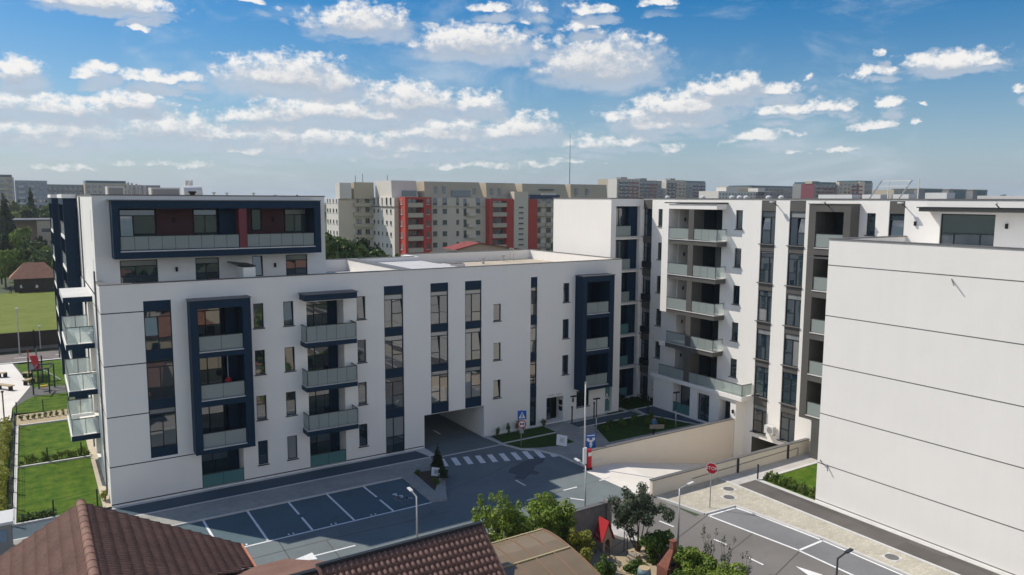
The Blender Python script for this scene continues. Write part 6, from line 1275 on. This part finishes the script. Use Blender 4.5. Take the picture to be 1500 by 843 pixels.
CL = [(85.0,12.6,4.5,0.8,1),(82.8,11.2,1.0,0.3,0.75),(81.7,11.5,0.6,0.2,0.6),(76.3,13.3,1.1,0.3,0.8),(73.6,13.2,0.6,0.3,0.5),(68.4,12.7,4.0,1.1,1),(90.3,7.9,1.6,0.8,1),(85.8,8.1,1.4,0.6,0.85),(81.5,8.1,2.5,0.6,1),(79.9,7.4,0.7,0.2,0.6),(73.5,8.9,5.2,1.4,1),(70.7,8.3,2.9,1.3,0.9),(71.2,6.4,5.7,1.1,1),(74.3,4.8,2.8,0.8,0.8),(60.3,11.6,4.6,1.3,1),(55.3,11.4,1.5,0.7,0.6),(58.8,13.9,2.0,0.5,0.9),(56.0,13.6,1.3,0.5,0.5),(55.8,12.9,1.5,0.4,0.5),(51.5,13.6,2.1,0.5,0.8),(52.1,12.5,1.6,0.5,0.9),(50.7,10.2,5.0,1.9,1),(46.6,13.9,1.4,0.4,0.9),(64.8,7.4,4.4,1.3,1),(66.8,6.3,3.5,0.9,0.9),(59.8,7.1,2.3,0.9,0.9),(56.7,5.5,3.4,1.0,1),(62.9,5.0,5.5,1.0,0.9),(58.8,4.1,3.1,0.6,0.6),(73.2,3.8,3.3,0.6,0.7),(87.4,5.9,3.6,1.0,0.9),(83.7,6.6,2.4,0.7,1),(81.5,5.1,3.7,1.0,1),(86.9,4.6,4.6,1.0,0.8),(88.9,3.6,4.1,0.8,0.7),(77.8,4.7,2.5,0.8,0.9),(75.5,3.6,5.5,0.6,0.7),(79.6,4.0,3.1,0.5,0.7),(44.5,6.9,4.0,1.1,1),(46.2,5.7,4.2,0.8,0.9),(40.8,8.4,2.2,0.7,1),(42.4,8.0,2.8,0.8,1),(38.2,7.9,1.8,0.6,0.95),(36.2,8.6,0.6,0.4,0.5),(49.9,6.2,1.3,0.6,0.8),(48.2,4.4,1.8,0.6,0.85),(45.4,3.9,1.5,0.4,0.7),(37.7,6.4,2.3,0.6,0.85),(35.0,6.5,1.8,0.6,0.95),(39.7,4.4,2.4,0.6,0.9),(36.9,4.7,1.1,0.2,0.6),(27.6,9.0,3.2,0.8,1),(32.4,8.5,1.7,0.5,0.9),(31.5,9.5,0.5,0.3,0.7),(25.6,9.3,1.1,0.3,0.6),(25.9,8.8,1.5,0.4,0.9),(31.1,6.6,1.0,0.6,1),(31.9,5.3,1.4,0.4,0.9),(29.6,5.3,0.5,0.2,0.8),(34.0,3.6,1.5,0.2,0.8),(37.1,3.5,0.9,0.2,0.6),(24.0,6.8,0.6,0.4,0.9),(23.8,5.9,0.9,0.3,0.5),(29.2,6.3,0.3,0.2,0.5),(53.7,2.9,3.6,0.4,0.5),(60.8,2.6,6.1,0.5,0.5),(81.4,2.4,6.0,0.4,0.45),(87.9,1.9,3.8,0.3,0.4),(51.1,4.4,3.0,0.7,0.5),(66.9,3.3,4.5,0.6,0.6)]
CL += [(88.5, 4.3, 8, .95, .75), (80, 4.6, 7, .9, .75), (71, 4.5, 8, 1.0, .8), (64, 4.0, 6, .75, .7), (75, 6.0, 5, .9, .7), (91, 6.1, 4, 1.0, .8), (62, 5.6, 3.5, .8, .8), (52, 4.4, 4, .6, .6), (48, 6.2, 3.5, .9, .7)]
def grp():
    g = bpy.data.node_groups.new('cloud_density', 'ShaderNodeTree')
    g.interface.new_socket('P', in_out='INPUT', socket_type='NodeSocketVector'); g.interface.new_socket('D', in_out='OUTPUT', socket_type='NodeSocketFloat'); g.interface.new_socket('S', in_out='OUTPUT', socket_type='NodeSocketFloat')
    n = g.nodes; l = g.links; gi = n.new('NodeGroupInput'); go = n.new('NodeGroupOutput')
    def mth(op, a, b=None, c=None):
        x = n.new('ShaderNodeMath'); x.operation = op
        for i, v in enumerate((a, b, c)):
            if v is None: continue
            if isinstance(v, (int, float)): x.inputs[i].default_value = v
            else: l.new(v, x.inputs[i])
        return x.outputs[0]
    def ns(scale, det, rough, vec=None, stretch=(1, 1, 1)):
        mp = n.new('ShaderNodeMapping'); mp.inputs['Scale'].default_value = stretch; l.new(vec or gi.outputs[0], mp.inputs['Vector'])
        x = n.new('ShaderNodeTexNoise'); x.inputs['Scale'].default_value = scale; x.inputs['Detail'].default_value = det; x.inputs['Roughness'].default_value = rough; l.new(mp.outputs[0], x.inputs['Vector']); return x
    # domain warp so the outlines are ragged
    wn = ns(.35, 4, .62, stretch=(1, 1.6, 1)); sub = n.new('ShaderNodeVectorMath'); sub.operation = 'SUBTRACT'; l.new(wn.outputs['Color'], sub.inputs[0]); sub.inputs[1].default_value = (.5, .5, .5)
    sc_ = n.new('ShaderNodeVectorMath'); sc_.operation = 'MULTIPLY'; l.new(sub.outputs[0], sc_.inputs[0]); sc_.inputs[1].default_value = (4.2, 1.7, 0)
    ad = n.new('ShaderNodeVectorMath'); ad.operation = 'ADD'; l.new(gi.outputs[0], ad.inputs[0]); l.new(sc_.outputs[0], ad.inputs[1])
    sp = n.new('ShaderNodeSeparateXYZ'); l.new(ad.outputs[0], sp.inputs[0]); az, e = sp.outputs[0], sp.outputs[1]
    acc = None
    for a, ee, wd, h, s in CL:
        wd *= 1.12; h *= 1.1
        u = mth('MULTIPLY_ADD', az, 1 / wd, -a / wd); v = mth('MULTIPLY_ADD', e, 1 / h, -(ee - .3 * h) / h)
        vd = mth('MULTIPLY', v, -1.75); v = mth('MAXIMUM', mth('MULTIPLY', v, .78), vd)   # flat base, domed top
        q = mth('MULTIPLY_ADD', u, u, mth('MULTIPLY', v, v)); q = mth('MULTIPLY_ADD', q, -1.0, s * .92)
        acc = q if acc is None else mth('SMOOTH_MAX', acc, q, .25)
    # unseen cumulus added as white fill light: overhead and behind the camera
    spo = n.new('ShaderNodeSeparateXYZ'); l.new(gi.outputs[0], spo.inputs[0])
    def rng(v, a, b, x0=0., x1=1.):
        x = n.new('ShaderNodeMapRange'); x.inputs[1].default_value = a; x.inputs[2].default_value = b; x.inputs[3].default_value = x0; x.inputs[4].default_value = x1; l.new(v, x.inputs[0]); return x.outputs[0]
    away = mth('ABSOLUTE', mth('SUBTRACT', spo.outputs[0], 57.0)); m_ = mth('MAXIMUM', rng(spo.outputs[1], 15.5, 20), mth('MULTIPLY', rng(away, 42, 50), rng(spo.outputs[1], 2, 5)))
    cn = ns(.085, 5, .55, stretch=(1, 1.6, 1)); q = mth('MULTIPLY_ADD', mth('SUBTRACT', cn.outputs['Fac'], .42), 7.0, mth('MULTIPLY', mth('SUBTRACT', m_, 1.0), 4.0)); q = mth('MINIMUM', mth('MULTIPLY_ADD', rng(spo.outputs[1], 30, 44), -5.0, q), .9)
    acc = mth('SMOOTH_MAX', acc, q, .25); far_ = m_
    bn = ns(.85, 8, .6, stretch=(1, 1.35, 1)); bn2 = ns(2.6, 5, .6, stretch=(1, 1.2, 1))
    d = mth('MULTIPLY_ADD', mth('SUBTRACT', bn.outputs['Fac'], .5), 2.9, mth('MAXIMUM', acc, -2.5)); d = mth('MULTIPLY_ADD', mth('SUBTRACT', bn2.outputs['Fac'], .5), .75, d)
    l.new(d, go.inputs[0]); l.new(acc, go.inputs[1]); return g
CG = grp()
def mth(op, a, b=None, c=None, clamp=False):
    x = N.new('ShaderNodeMath'); x.operation = op; x.use_clamp = clamp
    for i, v in enumerate((a, b, c)):
        if v is None: continue
        if isinstance(v, (int, float)): x.inputs[i].default_value = v
        else: L.new(v, x.inputs[i])
    return x.outputs[0]
tc = N.new('ShaderNodeTexCoord'); sep = N.new('ShaderNodeSeparateXYZ'); L.new(tc.outputs['Generated'], sep.inputs[0])
az = mth('MULTIPLY', mth('ARCTAN2', sep.outputs[1], sep.outputs[0]), 57.29578); e_ = mth('MULTIPLY', mth('ARCSINE', sep.outputs[2]), 57.29578)
def pvec(da, de):
    c = N.new('ShaderNodeCombineXYZ'); L.new(mth('ADD', az, da), c.inputs[0]); L.new(mth('ADD', e_, de), c.inputs[1]); return c.outputs[0]
def dens(da, de):
    x = N.new('ShaderNodeGroup'); x.node_tree = CG; L.new(pvec(da, de), x.inputs[0]); return x.outputs[0], x.outputs[1]
d0, s0 = dens(0, 0); d1, s1 = dens(.35, .75)
def ss(v, a, b):
    x = N.new('ShaderNodeMapRange'); x.interpolation_type = 'SMOOTHSTEP'; x.inputs[1].default_value = a; x.inputs[2].default_value = b
    x.inputs[3].default_value = 0; x.inputs[4].default_value = 1; L.new(v, x.inputs[0]); return x.outputs[0]
def mix(f, a, b):
    x = N.new('ShaderNodeMix'); x.data_type = 'RGBA'
    for i, v in ((0, f), (6, a), (7, b)):
        if isinstance(v, (int, float)): x.inputs[i].default_value = v
        elif isinstance(v, tuple): x.inputs[i].default_value = (*v, 1)
        else: L.new(v, x.inputs[i])
    return x.outputs[2]
# thin cirrus
mp = N.new('ShaderNodeMapping'); mp.inputs['Scale'].default_value = (.05, .16, 1); mp.inputs['Rotation'].default_value = (0, 0, RAD(-24)); L.new(pvec(0, 0), mp.inputs['Vector'])
ci = N.new('ShaderNodeTexNoise'); ci.inputs['Scale'].default_value = 1.6; ci.inputs['Detail'].default_value = 7; ci.inputs['Roughness'].default_value = .62; ci.inputs['Distortion'].default_value = .6; L.new(mp.outputs[0], ci.inputs['Vector'])
cirrus = mth('MULTIPLY', ss(ci.outputs['Fac'], .50, .78), .5)
sd_ = mth('SUBTRACT', mth('MAXIMUM', s0, -1.0), mth('MAXIMUM', s1, -1.0))
shade = mth('ADD', mth('MULTIPLY', sd_, .42), mth('MULTIPLY_ADD', mth('SUBTRACT', d0, d1), .22, .47)); shade = ss(shade, .1, .98)
thick = ss(d0, .15, 1.6)
ccol = mix(shade, (3.1, 3.5, 4.15), (7.1, 7.0, 6.85))
low = N.new('ShaderNodeVectorMath'); low.operation = 'SCALE'; L.new(ccol, low.inputs[0]); away_ = mth('ABSOLUTE', mth('SUBTRACT', az, 57.0)); L.new(mth('MULTIPLY_ADD', mth('MAXIMUM', ss(away_, 45, 60), ss(e_, 17, 22)), .55, 1.0), low.inputs['Scale']); ccol = low.outputs[0]  # clouds outside the view made brighter to add fill light
sof = N.new('ShaderNodeMapRange'); sof.inputs[3].default_value = 1.7; sof.inputs[4].default_value = .8; L.new(shade, sof.inputs[0]); alpha = mth('DIVIDE', mth('ADD', d0, .15), mth('ADD', sof.outputs[0], .15), None, True); alpha = ss(alpha, 0, 1)
# the photograph's sky: deep blue aloft, pale towards the horizon
hs = N.new('ShaderNodeHueSaturation'); hs.inputs['Saturation'].default_value = 1.6; hs.inputs['Value'].default_value = .74; L.new(sky.outputs[0], hs.inputs['Color'])
zen = N.new('ShaderNodeMix'); zen.data_type = 'RGBA'; zen.blend_type = 'MULTIPLY'; zen.inputs[7].default_value = (.38, .95, 1.1, 1)
L.new(ss(e_, 22, 50), zen.inputs[0]); L.new(hs.outputs[0], zen.inputs[6]); base = zen.outputs[2]
hz = mth('MULTIPLY', mth('POWER', mth('SUBTRACT', 1.0, mth('DIVIDE', mth('MAXIMUM', e_, 0.0), 26.0), None, True), 3.4), .85)
base = mix(hz, base, (2.8, 3.6, 4.65))
base = mix(cirrus, base, (5.0, 5.5, 6.0))
fade = ss(e_, -1.0, 7.0)
al = mth('MULTIPLY', alpha, mth('MULTIPLY_ADD', fade, .42, .56))
# the thin grey lower body of each cloud, under its bright top
gb = mth('MULTIPLY', ss(mth('MULTIPLY_ADD', d1, .45, mth('MULTIPLY', s1, .55)), -.25, .75), mth('MULTIPLY_ADD', fade, .30, .48))
gb = mth('MULTIPLY', gb, ss(s0, -2.0, -.5))
base = mix(gb, base, (3.9, 4.45, 5.2))
L.new(mix(al, base, ccol), bg.inputs['Color'])
# the air: one closed box round the camera and everything built
hz_ = MB(); hz_.box(-900, 1500, -500, 1300, -1.2, 46); ho = hz_.build('haze', []); ho['kind'] = 'stuff'
hm = bpy.data.materials.new('haze'); hm.use_nodes = True; hn_ = hm.node_tree.nodes; hn_.remove(hn_['Principled BSDF']); pv = hn_.new('ShaderNodeVolumePrincipled'); pv.inputs['Color'].default_value = (.86, .92, 1, 1); pv.inputs['Density'].default_value = .00018; pv.inputs['Anisotropy'].default_value = .3
hm.node_tree.links.new(pv.outputs[0], hn_['Material Output'].inputs['Volume']); ho.data.materials.append(hm)
cam = bpy.data.cameras.new('camera'); co = bpy.data.objects.new('camera', cam); COL.objects.link(co); sc.camera = co
cam.sensor_width = 36; cam.lens = 1102.08 / 1500 * 36; cam.clip_end = 6000; cam.clip_start = .5
Rr = Vector((.84077843, -.54135441, .00519976)); Ru = Vector((.05880496, .10086947, .99316027)); Rf = Vector((.53817619, .83472196, -.1166432))
co.matrix_world = Matrix(((Rr.x, Ru.x, -Rf.x, 0), (Rr.y, Ru.y, -Rf.y, 0), (Rr.z, Ru.z, -Rf.z, 18.3), (0, 0, 0, 1)))
sc.render.engine = 'CYCLES'; sc.render.resolution_x = 1024; sc.render.resolution_y = 575
vs_ = sc.view_settings; vs_.view_transform = 'Standard'; vs_.look = 'None'; vs_.exposure = .12; vs_.gamma = 1
sc.cycles.max_bounces = 6; sc.cycles.diffuse_bounces = 3; sc.cycles.glossy_bounces = 3; sc.cycles.transmission_bounces = 2; sc.cycles.transparent_max_bounces = 8
